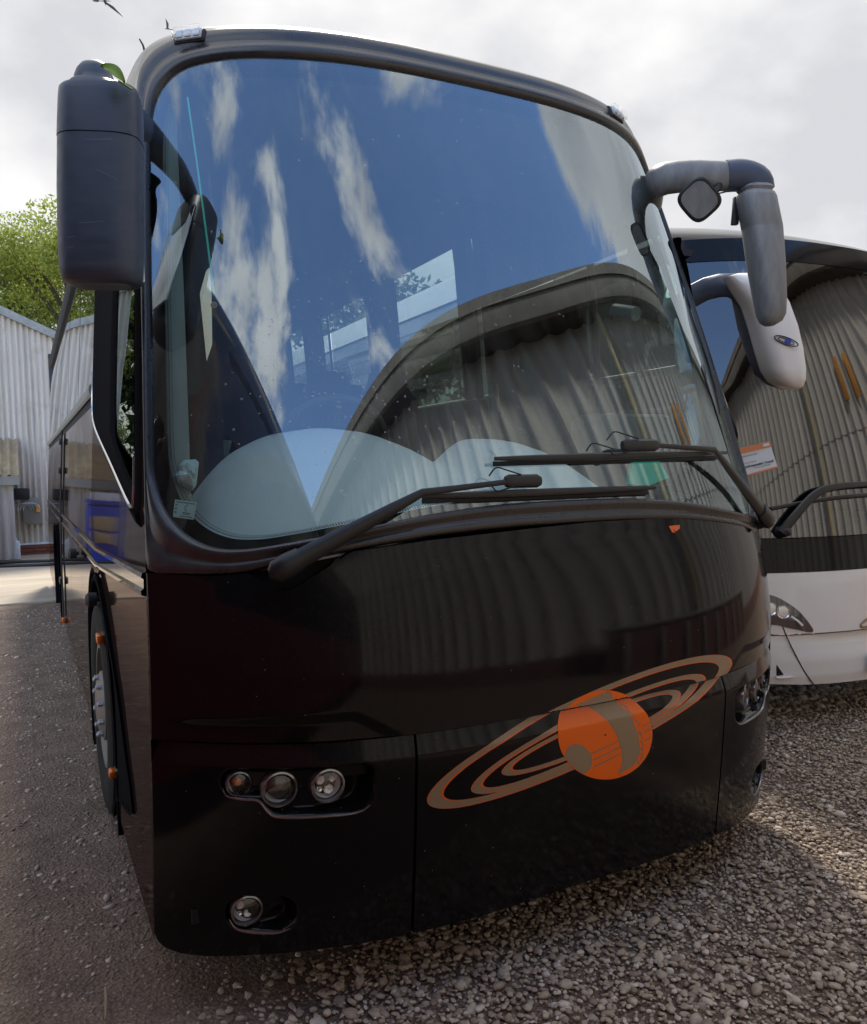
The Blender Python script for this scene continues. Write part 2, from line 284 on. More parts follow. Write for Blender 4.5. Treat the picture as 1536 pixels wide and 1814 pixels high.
class MB:
    """collects shapes for one mesh"""
    def __init__(s): s.V = []; s.F = []
    def add(s, V, F):
        b = len(s.V); s.V += [tuple(map(float, v)) for v in V]; s.F += [tuple(int(i)+b for i in f) for f in F]; return s
    def box(s, c, d, R=None, bev=0):
        c = np.array(c, float); d = np.array(d, float)/2
        bm = bmesh.new(); bmesh.ops.create_cube(bm, size=2)
        for v in bm.verts: v.co = Vector(v.co[i]*d[i] for i in range(3))
        if bev: bmesh.ops.bevel(bm, geom=bm.edges[:], offset=bev, segments=2, affect='EDGES', profile=.5)
        bm.verts.index_update(); V = np.array([v.co[:] for v in bm.verts]); F = [[v.index for v in f.verts] for f in bm.faces]; bm.free()
        if R is not None: V = V @ np.array(R).T
        return s.add(V+c, F)
    def tube(s, pts, r, n=10, cap=True, flat=None):
        pts = np.array(pts, float); rr = np.broadcast_to(np.array(r, float), (len(pts),)); V = []
        t = np.gradient(pts, axis=0); t /= np.linalg.norm(t, axis=1)[:, None]
        ref = np.array([0, 0, 1.0]) if abs(t[0][2]) < .9 else np.array([1.0, 0, 0])
        for i, p in enumerate(pts):
            a = np.cross(t[i], ref); a /= np.linalg.norm(a); b = np.cross(a, t[i]); ref = b
            for k in range(n):
                q = 2*math.pi*k/n; ca, sa = math.cos(q), math.sin(q)
                if flat: ca *= flat[0]; sa *= flat[1]
                V.append(p+rr[i]*(ca*a+sa*b))
        F = gridfaces(len(pts), n, True)
        if cap: F += [tuple(range(n))[::-1], tuple(range((len(pts)-1)*n, len(pts)*n))]
        return s.add(V, F)
    def lathe(s, c, axis, prof, n=28, cap=False):
        ax = np.array(axis, float); ax /= np.linalg.norm(ax); ref = np.array([0, 0, 1.0]) if abs(ax[2]) < .9 else np.array([1.0, 0, 0])
        a = np.cross(ax, ref); a /= np.linalg.norm(a); b = np.cross(ax, a); V = []
        for h, r in prof:
            for k in range(n):
                q = 2*math.pi*k/n; V.append(np.array(c)+ax*h+r*(math.cos(q)*a+math.sin(q)*b))
        F = gridfaces(len(prof), n, True)
        if cap: F += [tuple(range(n))[::-1], tuple(range((len(prof)-1)*n, len(prof)*n))]
        return s.add(V, F)
    def prism(s, poly, axis_vec):
        """closed polygon (3D) extruded along axis_vec"""
        P = np.array(poly, float); n = len(P); Q = P+np.array(axis_vec, float)
        F = [tuple(range(n))[::-1], tuple(range(n, 2*n))]+[(i, (i+1) % n, n+(i+1) % n, n+i) for i in range(n)]
        return s.add(np.vstack([P, Q]), F)
    def build(s, name, mat, parent=None, smooth=True, sharp=35):
        o = mesh_obj(name, s.V, s.F, mat, parent, smooth, sharp if smooth else None); return o
def smooth(a, b, x): t = np.clip((x-a)/(b-a), 0, 1); return t*t*(3-2*t)
def lerp(a, b, t): return a+(b-a)*t
def spline(pts, n):
    """Catmull-Rom through pts, n samples by chord length"""
    P = np.array(pts, float); Q = np.vstack([2*P[0]-P[1], P, 2*P[-1]-P[-2]])
    d = np.r_[0, np.cumsum(np.linalg.norm(np.diff(P, axis=0), axis=1))]; out_ = []
    for s in np.linspace(0, d[-1], n):
        i = min(np.searchsorted(d, s, side='right')-1, len(P)-2); t = (s-d[i])/(d[i+1]-d[i])
        p0, p1, p2, p3 = Q[i], Q[i+1], Q[i+2], Q[i+3]
        out_.append(.5*((2*p1)+(-p0+p2)*t+(2*p0-5*p1+4*p2-p3)*t*t+(-p0+3*p1-3*p2+p3)*t**3))
    return np.array(out_)
def ray(px, py):
    d = fw+rt*(px-768)/FPX-up*(py-907)/FPX; return d/np.linalg.norm(d)
def at(px, py, axis, val):
    """point where the sight line of a photo pixel meets a plane of the place"""
    d = ray(px, py); t = (val-CAM[axis])/d[axis]; return CAM+t*d

# ------------------------------------------------------------------ ground
def struct(o): o['kind'] = 'structure'; return o
gx = np.linspace(-60, 60, 61); gy = np.linspace(-40, 80, 61)
struct(mesh_obj('ground', [(-400, -400, 0), (400, -400, 0), (400, 400, 0), (-400, 400, 0)], [(0, 1, 2, 3)], 'dirt', smooth=False))
yc = MB(); yc.box((-4, 12.15, -.02), (22, 6.9, .09), bev=.012)
struct(yc.build('yard_slab', 'concrete'))

# ------------------------------------------------------------------ black coach: shape of its front
REAR = 10.3
XM, PB, PP = 1.25, .38, 3.3
def az(z): return np.interp(z, [.15, .82, 1.3, 2.7, 3.4], [1.262, 1.255, 1.241, 1.15, 1.10])
def rz(z):
    z = np.asarray(z, float)
    lo = .06*np.clip((.82-z)/.62, 0, 2)**1.3
    mid = .0758*(np.clip(z-.82, 0, None)/.53)**2.3
    hi = .0758+.29*(z-1.35)+.033*(z-1.35)**2
    return np.where(z < .82, lo, np.where(z < 1.35, mid, hi))
def S(u, z, off=0.0):
    u, z = np.broadcast_arrays(np.asarray(u, float), np.asarray(z, float))
    f = lambda u, z: np.stack([XM+u*az(z), rz(z)-PB*(1-np.abs(u)**PP), z], -1)
    P = f(u, z)
    if np.any(np.asarray(off) != 0):
        e = 2e-3; du = f(np.clip(u+e, -1, 1), z)-f(np.clip(u-e, -1, 1), z); dz = f(u, z+e)-f(u, z-e)
        n = np.cross(du, dz); n /= np.linalg.norm(n, axis=-1)[..., None]
        P = P+n*np.asarray(off)[..., None] if np.ndim(off) else P+n*off
    return P
def hit(px, py):
    """where the sight line of a pixel meets the coach's front; returns (u, z)"""
    d = ray(px, py); ts = np.linspace(1.2, 5, 4000); P = CAM+ts[:, None]*d
    a = az(P[:, 2]); u = (P[:, 0]-XM)/a; g = P[:, 1]-(rz(P[:, 2])-PB*(1-np.clip(np.abs(u), 0, 1)**PP))
    ok = (np.abs(u) <= 1) & (g > 0); k = int(ok.argmax()); return float(u[k]), float(P[k, 2])

coach = empty('coach'); tag(coach, 'large black coach with orange ringed planet logo on its front', 'coach')
Z2U = [-1, -.88, -.8, -.778, -.752, -.722, -.70, -.585, -.4, -.14, .08, .33, .6, .7, .8, .91, 1]
Z2Z = [1.29, 1.284, 1.29, 1.27, 1.243, 1.243, 1.255, 1.342, 1.363, 1.378, 1.387, 1.384, 1.368, 1.355, 1.33, 1.298, 1.29]
def zb(u): return np.interp(u, [-1, -.992, -.98, -.95, -.9, -.8, -.65, -.47, 0, .5, .65, .8, .9, .95, .98, .992, 1], [.225, .200, .186, .175, .176, .19, .203, .21, .222, .217, .203, .19, .176, .175, .186, .2, .225])
ZS = .82
def usp(a, b, n):   # samples denser towards the corners
    t = np.linspace(-1, 1, 2001); w_ = 1+3*np.abs(t)**4; c = np.cumsum(w_); c = (c-c[0])/(c[-1]-c[0])*2-1
    lo, hi = np.interp(a, t, c), np.interp(b, t, c); return np.interp(np.linspace(lo, hi, n), c, t)
def crease(u, z):
    """the pressed-in facet low on each side of the bonnet"""
    au = np.abs(u)
    top = np.interp(au, [.30, .52, .60, .97], [.84, .845, .905, .893])
    return -.010*smooth(0, .030, top-z)*smooth(.48, .56, au)*smooth(.999, .90, au)
def rbox(x, z, x0, x1, z0, z1, r):
    qx = np.abs(x-(x0+x1)/2)-(x1-x0)/2+r; qz = np.abs(z-(z0+z1)/2)-(z1-z0)/2+r
    return np.hypot(np.maximum(qx, 0), np.maximum(qz, 0))+np.minimum(np.maximum(qx, qz), 0)-r
def front_panel(name, u0, u1, nu, z0f, z1f, nz, disp, mat='black_paint', flange=.025):
    us = usp(u0, u1, nu) if nu > 60 else np.linspace(u0, u1, nu)
    tt = np.linspace(0, 1, nz); U = np.repeat(us[None], nz, 0); Zl, Zh = z0f(us), z1f(us)
    Z = Zl[None]+(Zh-Zl)[None]*tt[:, None]
    P = disp(U, Z)
    inn = lambda p, uu, zz: S(uu, zz, -flange)
    top = P[-1:]+np.array([0, flange, 0]); bot = P[:1]+np.array([0, flange, 0])
    P2 = np.concatenate([bot, P, top], 0)
    l = P2[:, :1]+np.array([0, flange, 0]); r = P2[:, -1:]+np.array([0, flange, 0])
    P3 = np.concatenate([l, P2, r], 1)
    o = grid(name, P3, mat, coach, sharp=50); return o
def bonnet_pt(U, Z): return S(U, Z, crease(U, Z))
front_panel('bonnet', -1, 1, 240, lambda u: 0*u+ZS+.003, lambda u: np.interp(u, Z2U, Z2Z), 70, bonnet_pt)
LED = lambda z: -.020*np.clip((z-.758)/.056, 0, 1)-.0025*smooth(.766, .75, z)*0
def bumper_pt(U, Z, recess=True):
    P = S(U, Z, LED(Z))
    if recess:
        x = np.where(P[..., 0] > XM, 2*XM-P[..., 0], P[..., 0]); z = P[..., 2]
        d1 = np.minimum(rbox(x, z, .158, .55, .668, .752, .040), rbox(x, z, .262, .545, .612, .752, .060))
        m1 = smooth(.004, -.020, d1); fl1 = P[..., 1]+.036+.05*smooth(.40, .54, x)
        d2 = rbox(x, z, .163, .345, .262, .372, .052); m2 = smooth(.004, -.020, d2); fl2 = P[..., 1]+.034+.03*smooth(.24, .34, x)
        y = P[..., 1]
        y = y+m1*np.maximum(fl1-y, 0); y = y+m2*np.maximum(fl2-y, 0)
        P = np.stack([P[..., 0], y, P[..., 2]], -1)
    return P
G = .0032
ztop = lambda u: 0*u+ZS-.006
front_panel('bumper_corner', -1, -.466-G, 190, zb, ztop, 160, bumper_pt)
front_panel('bumper_centre', -.466+G, .503-G, 90, zb, ztop, 60, lambda U, Z: bumper_pt(U, Z, False))
front_panel('bumper_corner', .503+G, 1, 170, zb, ztop, 150, bumper_pt)
# underside valance so that no light leaks below
us = np.linspace(-1, 1, 60)
grid('undertray', np.stack([S(us, zb(us)+.02, -.012), S(us, zb(us)+.03, -.25)*[1, 1, 1], S(us, zb(us)+.05, -.6)], 0), 'dark_gap', coach)
us = np.linspace(-.995, .995, 90)
grid('scuttle', np.stack([S(us, 0*us+zv, -.045) for zv in np.linspace(1.15, 1.37, 5)], 0), 'dark_gap', coach)
grid('bumper_carrier', np.stack([S(us, 0*us+zv, -.05) for zv in np.linspace(.70, .95, 4)], 0), 'dark_gap', coach)

# windscreen and its surround
INN = [(0, 1.462), (.2, 1.458), (.4, 1.437), (.6, 1.397), (.73, 1.370), (.81, 1.358), (.87, 1.366), (.92, 1.402), (.958, 1.466), (.979, 1.555), (.986, 1.65), (.984, 1.95), (.981, 2.3), (.976, 2.6), (.970, 2.73), (.957, 2.82), (.93, 2.89), (.88, 2.940), (.80, 2.958), (.7, 2.963), (.46, 2.964), (.2, 2.967), (0, 2.968)]
OUT = [(0, 1.390), (.2, 1.388), (.4, 1.375), (.6, 1.345), (.73, 1.318), (.81, 1.296), (.88, 1.290), (.94, 1.291), (.985, 1.294), (1., 1.33), (1., 1.5), (1., 1.95), (1., 2.3), (1., 2.6), (1., 2.76), (1., 2.90), (.985, 2.985), (.94, 3.045), (.85, 3.078), (.72, 3.083), (.46, 3.082), (.2, 3.081), (0, 3.081)]
def full(pts, n):
    a = spline(pts, n); a[:, 0] = np.clip(a[:, 0], 0, 1); b = a[::-1].copy(); b[:, 0] *= -1; return np.vstack([a, b[1:-1]])
NR = 150
tpar = np.linspace(0, 1, len(INN))
def matched(pts, n):   # same parameter for inner and outer curve
    idx = np.linspace(0, len(pts)-1, n); P = np.array(pts); Q = np.vstack([2*P[0]-P[1], P, 2*P[-1]-P[-2]]); o_ = []
    for s in idx:
        i = min(int(s), len(P)-2); t = s-i; p0, p1, p2, p3 = Q[i:i+4]
        o_.append(.5*((2*p1)+(-p0+p2)*t+(2*p0-5*p1+4*p2-p3)*t*t+(-p0+3*p1-3*p2+p3)*t**3))
    a = np.array(o_); a[:, 0] = np.clip(a[:, 0], 0, 1); b = a[::-1].copy(); b[:, 0] *= -1; return np.vstack([a, b[1:-1]])
inn, ou = matched(INN, NR), matched(OUT, NR)
prof = [(0, -.03), (0, .0), (.06, .004), (.2, .007), (.34, .006), (.42, .002), (.50, .004), (.62, .012), (.75, .017), (.87, .016), (.95, .009), (1, -.004), (1, -.03)]
rows = [S(lerp(ou[:, 0], inn[:, 0], a), lerp(ou[:, 1], inn[:, 1], a), b*np.ones(len(inn))) for a, b in prof]
grid('windscreen_surround', np.array(rows), 'frame_paint', coach, close=True, flip=False, sharp=60)
# glass: rings shrinking from the outline to the middle, laid on the front's surface
def ringfill(uz, levels, off):
    cu, cz = 0.0, 2.2; rws = []
    for s in levels: rws.append(S(np.clip(cu+(uz[:, 0]-cu)*s, -1, 1), cz+(uz[:, 1]-cz)*s, off))
    return np.array(rws)
P = ringfill(inn, np.r_[np.linspace(1.004, .9, 12), np.linspace(.88, .02, 42), .0004], -.003)
ws = grid('windscreen', P, 'windscreen_glass', coach, close=True)
fr = ringfill(inn, [1.0, .985, .968], -.008)
grid('frit_band', fr, 'frit', coach, close=True)
# the dotted edge of the black band, one mesh of tiny squares
fm = MB()
for s, q in ((.962, .0021), (.956, .0016)):
    uz = np.column_stack([inn[:, 0]*s, 2.2+(inn[:, 1]-2.2)*s]); pts3 = S(uz[:, 0], uz[:, 1], -.0085)
    L_ = np.r_[0, np.cumsum(np.linalg.norm(np.diff(np.vstack([pts3, pts3[:1]]), axis=0), axis=1))]
    for d in np.arange(0, L_[-1], .008):
        i = min(np.searchsorted(L_, d, side='right')-1, len(pts3)-1); t = (d-L_[i])/(L_[i+1]-L_[i]); c_ = lerp(pts3[i], pts3[(i+1) % len(pts3)], t)
        tx = pts3[(i+1) % len(pts3)]-pts3[i]; tx /= np.linalg.norm(tx); nz_ = np.cross(tx, [0, 1, 0]); nz_ /= np.linalg.norm(nz_)
        fm.add([c_-tx*q-nz_*q, c_+tx*q-nz_*q, c_+tx*q+nz_*q, c_-tx*q+nz_*q], [(0, 1, 2, 3)])
o = fm.build('frit_dots', 'dark_gap', coach, smooth=False); o['kind'] = 'stuff'
# roof cap: from the top of the surround back to the roof
C0i = [i for i in range(len(ou)) if ou[i, 1] > 2.6]
top = ou[C0i]; order = np.argsort(top[:, 0]+0.001*np.sign(top[:, 0])*(-top[:, 1])*0); 
half = matched(OUT, NR)[:NR]; half = half[half[:, 1] >= 2.60]
h = half[np.argsort(-half[:, 1]*0+np.arange(len(half)))]   # runs from corner low to top centre
line = np.vstack([np.column_stack([-h[:, 0], h[:, 1]]), h[::-1][1:]])
A0 = S(line[:, 0], line[:, 1], 0)
def roofpt(u, y):
    """body section: wall up to 2.6, rounded over to the roof"""
    return None
tt_ = np.linspace(-1, 1, len(line)); 
s0 = np.r_[0, np.cumsum(np.linalg.norm(np.diff(A0, axis=0), axis=1))]; s0 = s0/s0[-1]*2-1
sec = spline([(-1.155, 2.60), (-1.135, 2.9), (-1.105, 3.18), (-1.04, 3.33), (-.9, 3.40), (-.5, 3.44), (0, 3.45), (.5, 3.44), (.9, 3.40), (1.04, 3.33), (1.105, 3.18), (1.135, 2.9), (1.155, 2.60)], len(line))
YR = 2.24
A3 = np.column_stack([XM+sec[:, 0], 0*sec[:, 0]+YR, sec[:, 1]])
tan0 = S(line[:, 0], line[:, 1]+.01)-A0; tan0 /= np.linalg.norm(tan0, axis=1)[:, None]
wt = smooth(2.75, 3.02, line[:, 1])[:, None]
A1 = A0+(tan0*.13+np.array([0, .10, 0]))*wt+np.array([0, .3, 0])*(1-wt); A2 = A3-np.array([0, 1.0, 0])
T = np.linspace(0, 1, 26)[:, None, None]
Bz = (1-T)**3*A0+3*(1-T)**2*T*A1+3*(1-T)*T**2*A2+T**3*A3
grid('roof_cap', Bz, 'frame_paint', coach, flip=True)
ysr = np.linspace(YR, REAR, 12)
Rf = np.array([np.column_stack([XM+sec[:, 0], 0*sec[:, 0]+y, sec[:, 1]]) for y in ysr])
ksel = [i for i in range(len(sec)) if sec[i, 1] > 3.25]
grid('roof', Rf[:, ksel], 'side_paint', coach, flip=True)

# sides: wall line follows the lean of the front's corner
def xs(z): return XM-az(z)
def xw(z): return np.interp(z, [.15, .82, 1.3, 2.0, 2.6, 2.9, 3.18, 3.33], [-.012, -.005, .009, .054, .095, .115, .145, .21])
def inpoly(y, z, poly):
    poly = np.array(poly); r = np.zeros(len(y), bool); j = len(poly)-1
    for i in range(len(poly)):
        yi, zi = poly[i]; yj, zj = poly[j]
        c = ((zi > z) != (zj > z)) & (y < (yj-yi)*(z-zi)/(zj-zi+1e-12)+yi); r ^= c; j = i
    return r
WIN = [(.43, 2.50), (.37, 2.20), (.29, 1.80), (.245, 1.58), (.265, 1.48), (.36, 1.462), (1.90, 1.80), (2.08, 1.93), (2.10, 2.10), (2.10, 2.42), (1.98, 2.54), (.60, 2.58)]
GLZ = [(.47, 2.46), (.42, 2.20), (.345, 1.82), (.31, 1.62), (.33, 1.54), (.42, 1.535), (1.02, 1.70), (1.12, 1.80), (1.14, 1.95), (1.14, 2.36), (1.06, 2.46), (.62, 2.50)]
ARCH1 = [(1.25, .12), (1.08, .26), (.52, .415), (.66, .57), (.90, .77), (1.25, .95), (1.60, 1.09), (1.85, 1.10), (2.10, 1.00), (2.28, .80), (2.36, .55), (2.36, .12)]
RING1 = [(1.04, .12)]+[(1.66-.62*math.cos(q), .50+.58*math.sin(q)) for q in np.linspace(0, math.pi, 15)]+[(2.28, .12)]
ARCH2 = [(6.45, .1), (6.45, .6), (6.6, .88), (6.85, 1.02), (7.15, 1.05), (7.45, 1.0), (7.7, .86), (7.85, .6), (7.85, .1)]
def side(sgn):
    """sgn=-1 the side nearest the camera, +1 the far side"""
    X = (lambda z: xw(z)) if sgn < 0 else (lambda z: 2*XM-xw(z))
    fl = sgn > 0
    # corner panel between front and first seam
    nz_, ny_ = 150, 110; zz = np.linspace(.20, 2.60, nz_); P = np.zeros((nz_, ny_, 3))
    for i, z in enumerate(zz):
        ys = np.linspace(float(rz(z)), 2.19, ny_); P[i, :, 0] = X(z); P[i, :, 1] = ys; P[i, :, 2] = z
    kp = lambda c: ~inpoly(c[:, 1], c[:, 2], WIN) & ~inpoly(c[:, 1], c[:, 2], ARCH1)
    grid('corner_panel', P, 'side_paint_dim_reflection', coach, flip=not fl, keep=kp)
    # panels behind
    seams = [2.196, 2.95, 4.25, 5.55, 6.35, 8.0, 9.2, REAR]
    for a, b in zip(seams[:-1], seams[1:]):
        ys = np.linspace(a+.003, b-.003, max(6, int((b-a)/.035))); zz = np.linspace(.20, 1.235, 34)
        P = np.stack([np.stack([X(z)+0*ys, ys, z+0*ys], -1) for z in zz], 0)
        grid('skirt_panel', P, 'side_paint', coach, flip=not fl, keep=lambda c: ~inpoly(c[:, 1], c[:, 2], ARCH1) & ~inpoly(c[:, 1], c[:, 2], ARCH2))
    zz = np.linspace(1.238, 2.01, 8); ys = np.linspace(2.196, REAR, 20)
    grid('waist_panel', np.stack([np.stack([X(z)+0*ys, ys, z+0*ys], -1) for z in zz], 0), 'side_paint', coach, flip=not fl)
    bk = MB(); xo = X(.6)+(.05 if sgn < 0 else -.05)
    ys = [1.12, 12.2]; P = np.array([[(xo, y, z) for y in (2.9, 6.3)] for z in (.2, 1.3)])
    # wheel-house liners
    for arch in (RING1, ARCH2, ARCH1):
        a = np.array(arch); a0 = np.column_stack([0*a[:, 0]+X(.6), a[:, 0], a[:, 1]]); a1 = a0+np.array([-sgn*(.62 if arch is not ARCH1 else .004), 0, 0])
        lip0 = np.column_stack([0*a[:, 0]+X(.6)+sgn*.012, a[:, 0], a[:, 1]]); cen_ = a.mean(0); lp = a+(cen_-a)*.0+(a-[cen_[0], .3])*.03
        l1 = np.column_stack([0*a[:, 0]+X(.6)+sgn*.010, lp[:, 0], lp[:, 1]])
        P = np.array([spline(q, 40) for q in (l1, lip0, a0, a1)])
        grid('wheel_arch', P, 'matte_black', coach, flip=fl)
        if arch is ARCH1: break
        bx = MB(); bx.box((X(.6)-sgn*.66, (a[:, 0].min()+a[:, 0].max())/2, .6), (.04, a[:, 0].max()-a[:, 0].min()+.2, 1.2)); bx.build('wheel_house', 'dark_gap', coach)
    # window band
    pan = [2.175, 3.55, 5.0, 6.45, 7.9, 9.2, REAR-.05]
    for a, b in zip(pan[:-1], pan[1:]):
        zz = np.linspace(2.03, 3.24, 8); ys = np.array([a+.02, b-.02])
        grid('side_window', np.stack([np.stack([X(z)+0*ys, ys, z+0*ys], -1) for z in zz], 0), 'side_glass', coach, flip=not fl)
        st = MB(); zz = np.linspace(2.0, 3.26, 8); st.add([(X(z)-sgn*.012, b+d, z) for z in zz for d in (-.03, .03)], gridfaces(8, 2)); st.build('window_seal', 'rubber', coach)
    # front window frame post and side-cab glass
    a_w = spline(np.array(WIN+[WIN[0]]), 140)[:-1]; idx = np.linspace(0, len(WIN), 140)[:-1]
    def loop(poly, n=140):
        Pq = np.array(poly); m_ = len(Pq); o_ = []
        for t in np.linspace(0, m_, n, endpoint=False):
            i = int(t); f_ = t-i; p0, p1, p2, p3 = Pq[(i-1) % m_], Pq[i % m_], Pq[(i+1) % m_], Pq[(i+2) % m_]
            o_.append(.5*((2*p1)+(-p0+p2)*f_+(2*p0-5*p1+4*p2-p3)*f_*f_+(-p0+3*p1-3*p2+p3)*f_**3))
        return np.array(o_)
    aw, ag = loop(WIN), loop(GLZ); cen_ = np.array([1.1, 2.05]); gcen = np.array([.72, 2.02])
    rowsw = []
    for t, o_ in ((-.04, .001), (-.02, .012), (.06, .014), (.12, .008), (.5, .007), (.86, .006), (.94, .011), (1.0, .009), (1.03, -.004)):
        q = aw+(ag-aw)*t if t > 0 else cen_+(aw-cen_)*(1-t); rowsw.append(np.column_stack([X(q[:, 1])+sgn*o_, q[:, 0], q[:, 1]]))
    grid('cab_window_frame', np.array(rowsw), 'matte_black', coach, close=True, flip=fl, sharp=40)
    rowsw = []
    for s in np.linspace(1.02, .02, 12): q = gcen+(ag-gcen)*s; rowsw.append(np.column_stack([X(q[:, 1])-sgn*(.002+.05*(1.14-q[:, 0])), q[:, 0], q[:, 1]]))
    grid('cab_window', np.array(rowsw), 'cab_glass' if sgn < 0 else 'door_glass', coach, close=True, flip=fl)
    sv = MB(); z_ = [2.00, 2.02]
    # silver bead under the slanting edge of the cab window
    q0 = [(.27, 1.63), (.262, 1.50), (.36, 1.475), (1.0, 1.612), (1.88, 1.81), (2.06, 1.93), (2.085, 2.1)]
    sv.tube([(X(q[1])+sgn*.014, q[0], q[1]) for q in spline(q0, 40)], .006, 6); sv.build('window_bead', 'silver_frame', coach)
    sv = MB(); sv.tube([(X(2.0)+sgn*.014, y, 2.012) for y in np.linspace(2.14, REAR-.1, 6)], .022, 8, flat=(.6, 1.4)); sv.build('sill_rail', 'grey_trim', coach)
    sv = MB(); sv.tube([(X(3.26)+sgn*.012, y, 3.275) for y in np.linspace(2.24, REAR-.1, 6)], .020, 8); sv.build('roof_gutter', 'grey_trim', coach)
    # body-side trim strips
    yy = np.r_[np.linspace(.066, 1.8, 24), np.linspace(2.4, REAR-.02, 8)]
    zu = np.interp(yy, [.05, 1.8, 12], [1.290, 1.226, 1.236]); zl = np.interp(yy, [.05, 1.8, 12], [1.226, 1.136, 1.145])
    P = np.stack([np.column_stack([X(zq)+sgn*o_, yy, zq]) for zq, o_ in ((zu+.003, 0), (zu, .010), (zu-.012, .013), (zu-.018, .006), (zl+.020, .006), (zl+.013, .014), (zl, .012), (zl-.004, 0))], 0)
    grid('waist_moulding', P, 'side_paint', coach, flip=fl, sharp=30)
    # black plastic wing round the front wheel
    ny_, nz_ = 90, 50; yy = np.linspace(.44, 2.88, ny_); zz = np.linspace(.16, 1.16, nz_)
    P = np.stack([np.column_stack([X(z)+0*yy+sgn*.002, yy, 0*yy+z]) for z in zz], 0)
    grid('wheel_wing', P, 'matte_black', coach, flip=not fl, keep=lambda c: inpoly(c[:, 1], c[:, 2], np.array(ARCH1)*1.0) & ~inpoly(c[:, 1], c[:, 2], RING1))
    return X
XL = side(-1); XR = side(1)
bw = MB(); bw.box((XM, REAR+.05, 1.75), (2.3, .06, 3.1), bev=.02); bw.build('rear_wall', 'side_paint', coach)
fl = MB(); fl.box((XM, 5.3, .55), (2.2, 9.6, .3)); fl.build('chassis', 'dark_gap', coach)
fl = MB(); fl.box((XM, 5.0, .36), (1.5, 10.2, .05)); fl.build('belly_light_block', 'dark_gap', coach)  # unseen slab added to keep light from leaking under the coach
fl = MB(); fl.box((XM, .60, .30), (2.34, 1.3, .04)); fl.build('front_light_block', 'dark_gap', coach)  # unseen slab added to keep the ground under the bumper dark

def wheel(x, y, sgn, parent, r=.50, rotz=0, detail=True):
    wr = empty('wheel', (x, y, r-.006), parent); wr.rotation_euler = (0, 0, rotz)
    t_ = MB(); s = sgn
    t_.lathe((0, 0, 0), (s, 0, 0), [(-.30, .30), (-.30, .44), (-.28, .485), (-.24, r), (-.04, r), (0, .485), (.012, .45), (.012, .36), (-.005, .315), (-.03, .29)], 56); t_.build('tyre', 'tyre', wr)
    t_ = MB(); t_.lathe((0, 0, 0), (s, 0, 0), [(-.03, .29), (0, .287), (.0, .27), (-.05, .262), (-.055, .20), (-.03, .165), (.0, .16), (.018, .12), (.026, .07), (.028, .001)], 56); t_.build('rim', 'rim', wr)
    if detail:
        t_ = MB(); t_.lathe((0, 0, 0), (s, 0, 0), [(0, .024), (.004, .024), (.004, .001)], 12); hole = t_.build('vent_hole', 'dark_gap', wr).data
        t_ = MB(); t_.lathe((0, 0, 0), (s, 0, 0), [(0, .014), (.03, .012), (.034, .001)], 6); nut = t_.build('wheel_nut', 'galvanised', wr).data
        for nm, me, rad, dx, ph in (('vent_hole', hole, .232, -.047, 0), ('wheel_nut', nut, .135, -.002, .5)):
            for k in range(10):
                o = [c for c in wr.children if c.data == me][0] if k == 0 else bpy.data.objects.new(nm, me)
                if k: C.objects.link(o); o.parent = wr
                q = (k+ph)*2*math.pi/10; o.location = (s*dx, rad*math.cos(q), rad*math.sin(q))
    return wr
wheel(-.012, 1.66, -1, coach); wheel(.06, 7.15, -1, coach)
wheel(2.525, 1.66, 1, coach, detail=False); wheel(2.5-.06, 7.15, 1, coach, detail=False)

# side markers, door buffers and hinges
def marker(px, py, s=1.0, parent=None):
    p = at(px, py, 0, -.014); m_ = empty('side_marker', tuple(p), parent or coach)
    b_ = MB(); b_.box((.004, 0, 0), (.022, .11*s, .055*s), bev=.004); b_.build('marker_base', 'black_plastic', m_)
    b_ = MB(); b_.box((-.018, 0, 0), (.026, .10*s, .048*s), bev=.008); b_.build('marker_lens', 'amber_plastic', m_)
for px, py, s in ((184, 1130, .85), (207, 1368, .62), (116, 1098, .9)): marker(px, py, s)
for px, py in ((140, 980), (177, 1061)):
    p = at(px, py, 0, -.004); b_ = MB(); b_.lathe((p[0], p[1], p[2]), (-1, 0, 0), [(0, .012), (.012, .012), (.014, .03), (.05, .034), (.062, .02), (.064, .001)], 16); b_.build('door_buffer', 'rubber', coach)
p0, p1 = at(103, 800, 0, .0), at(113, 1090, 0, -.004)
b_ = MB(); yv = p0[1]
b_.tube([(xw(z)-.012, yv, z) for z in np.linspace(.28, 2.0, 12)], .007, 8); b_.build('door_seal', 'rubber', coach)
for z in (1.88, 1.62, .62):
    b_ = MB(); b_.box((xw(z)-.022, yv, z), (.03, .12, .06), bev=.01); b_.build('hinge', 'black_plastic', coach)

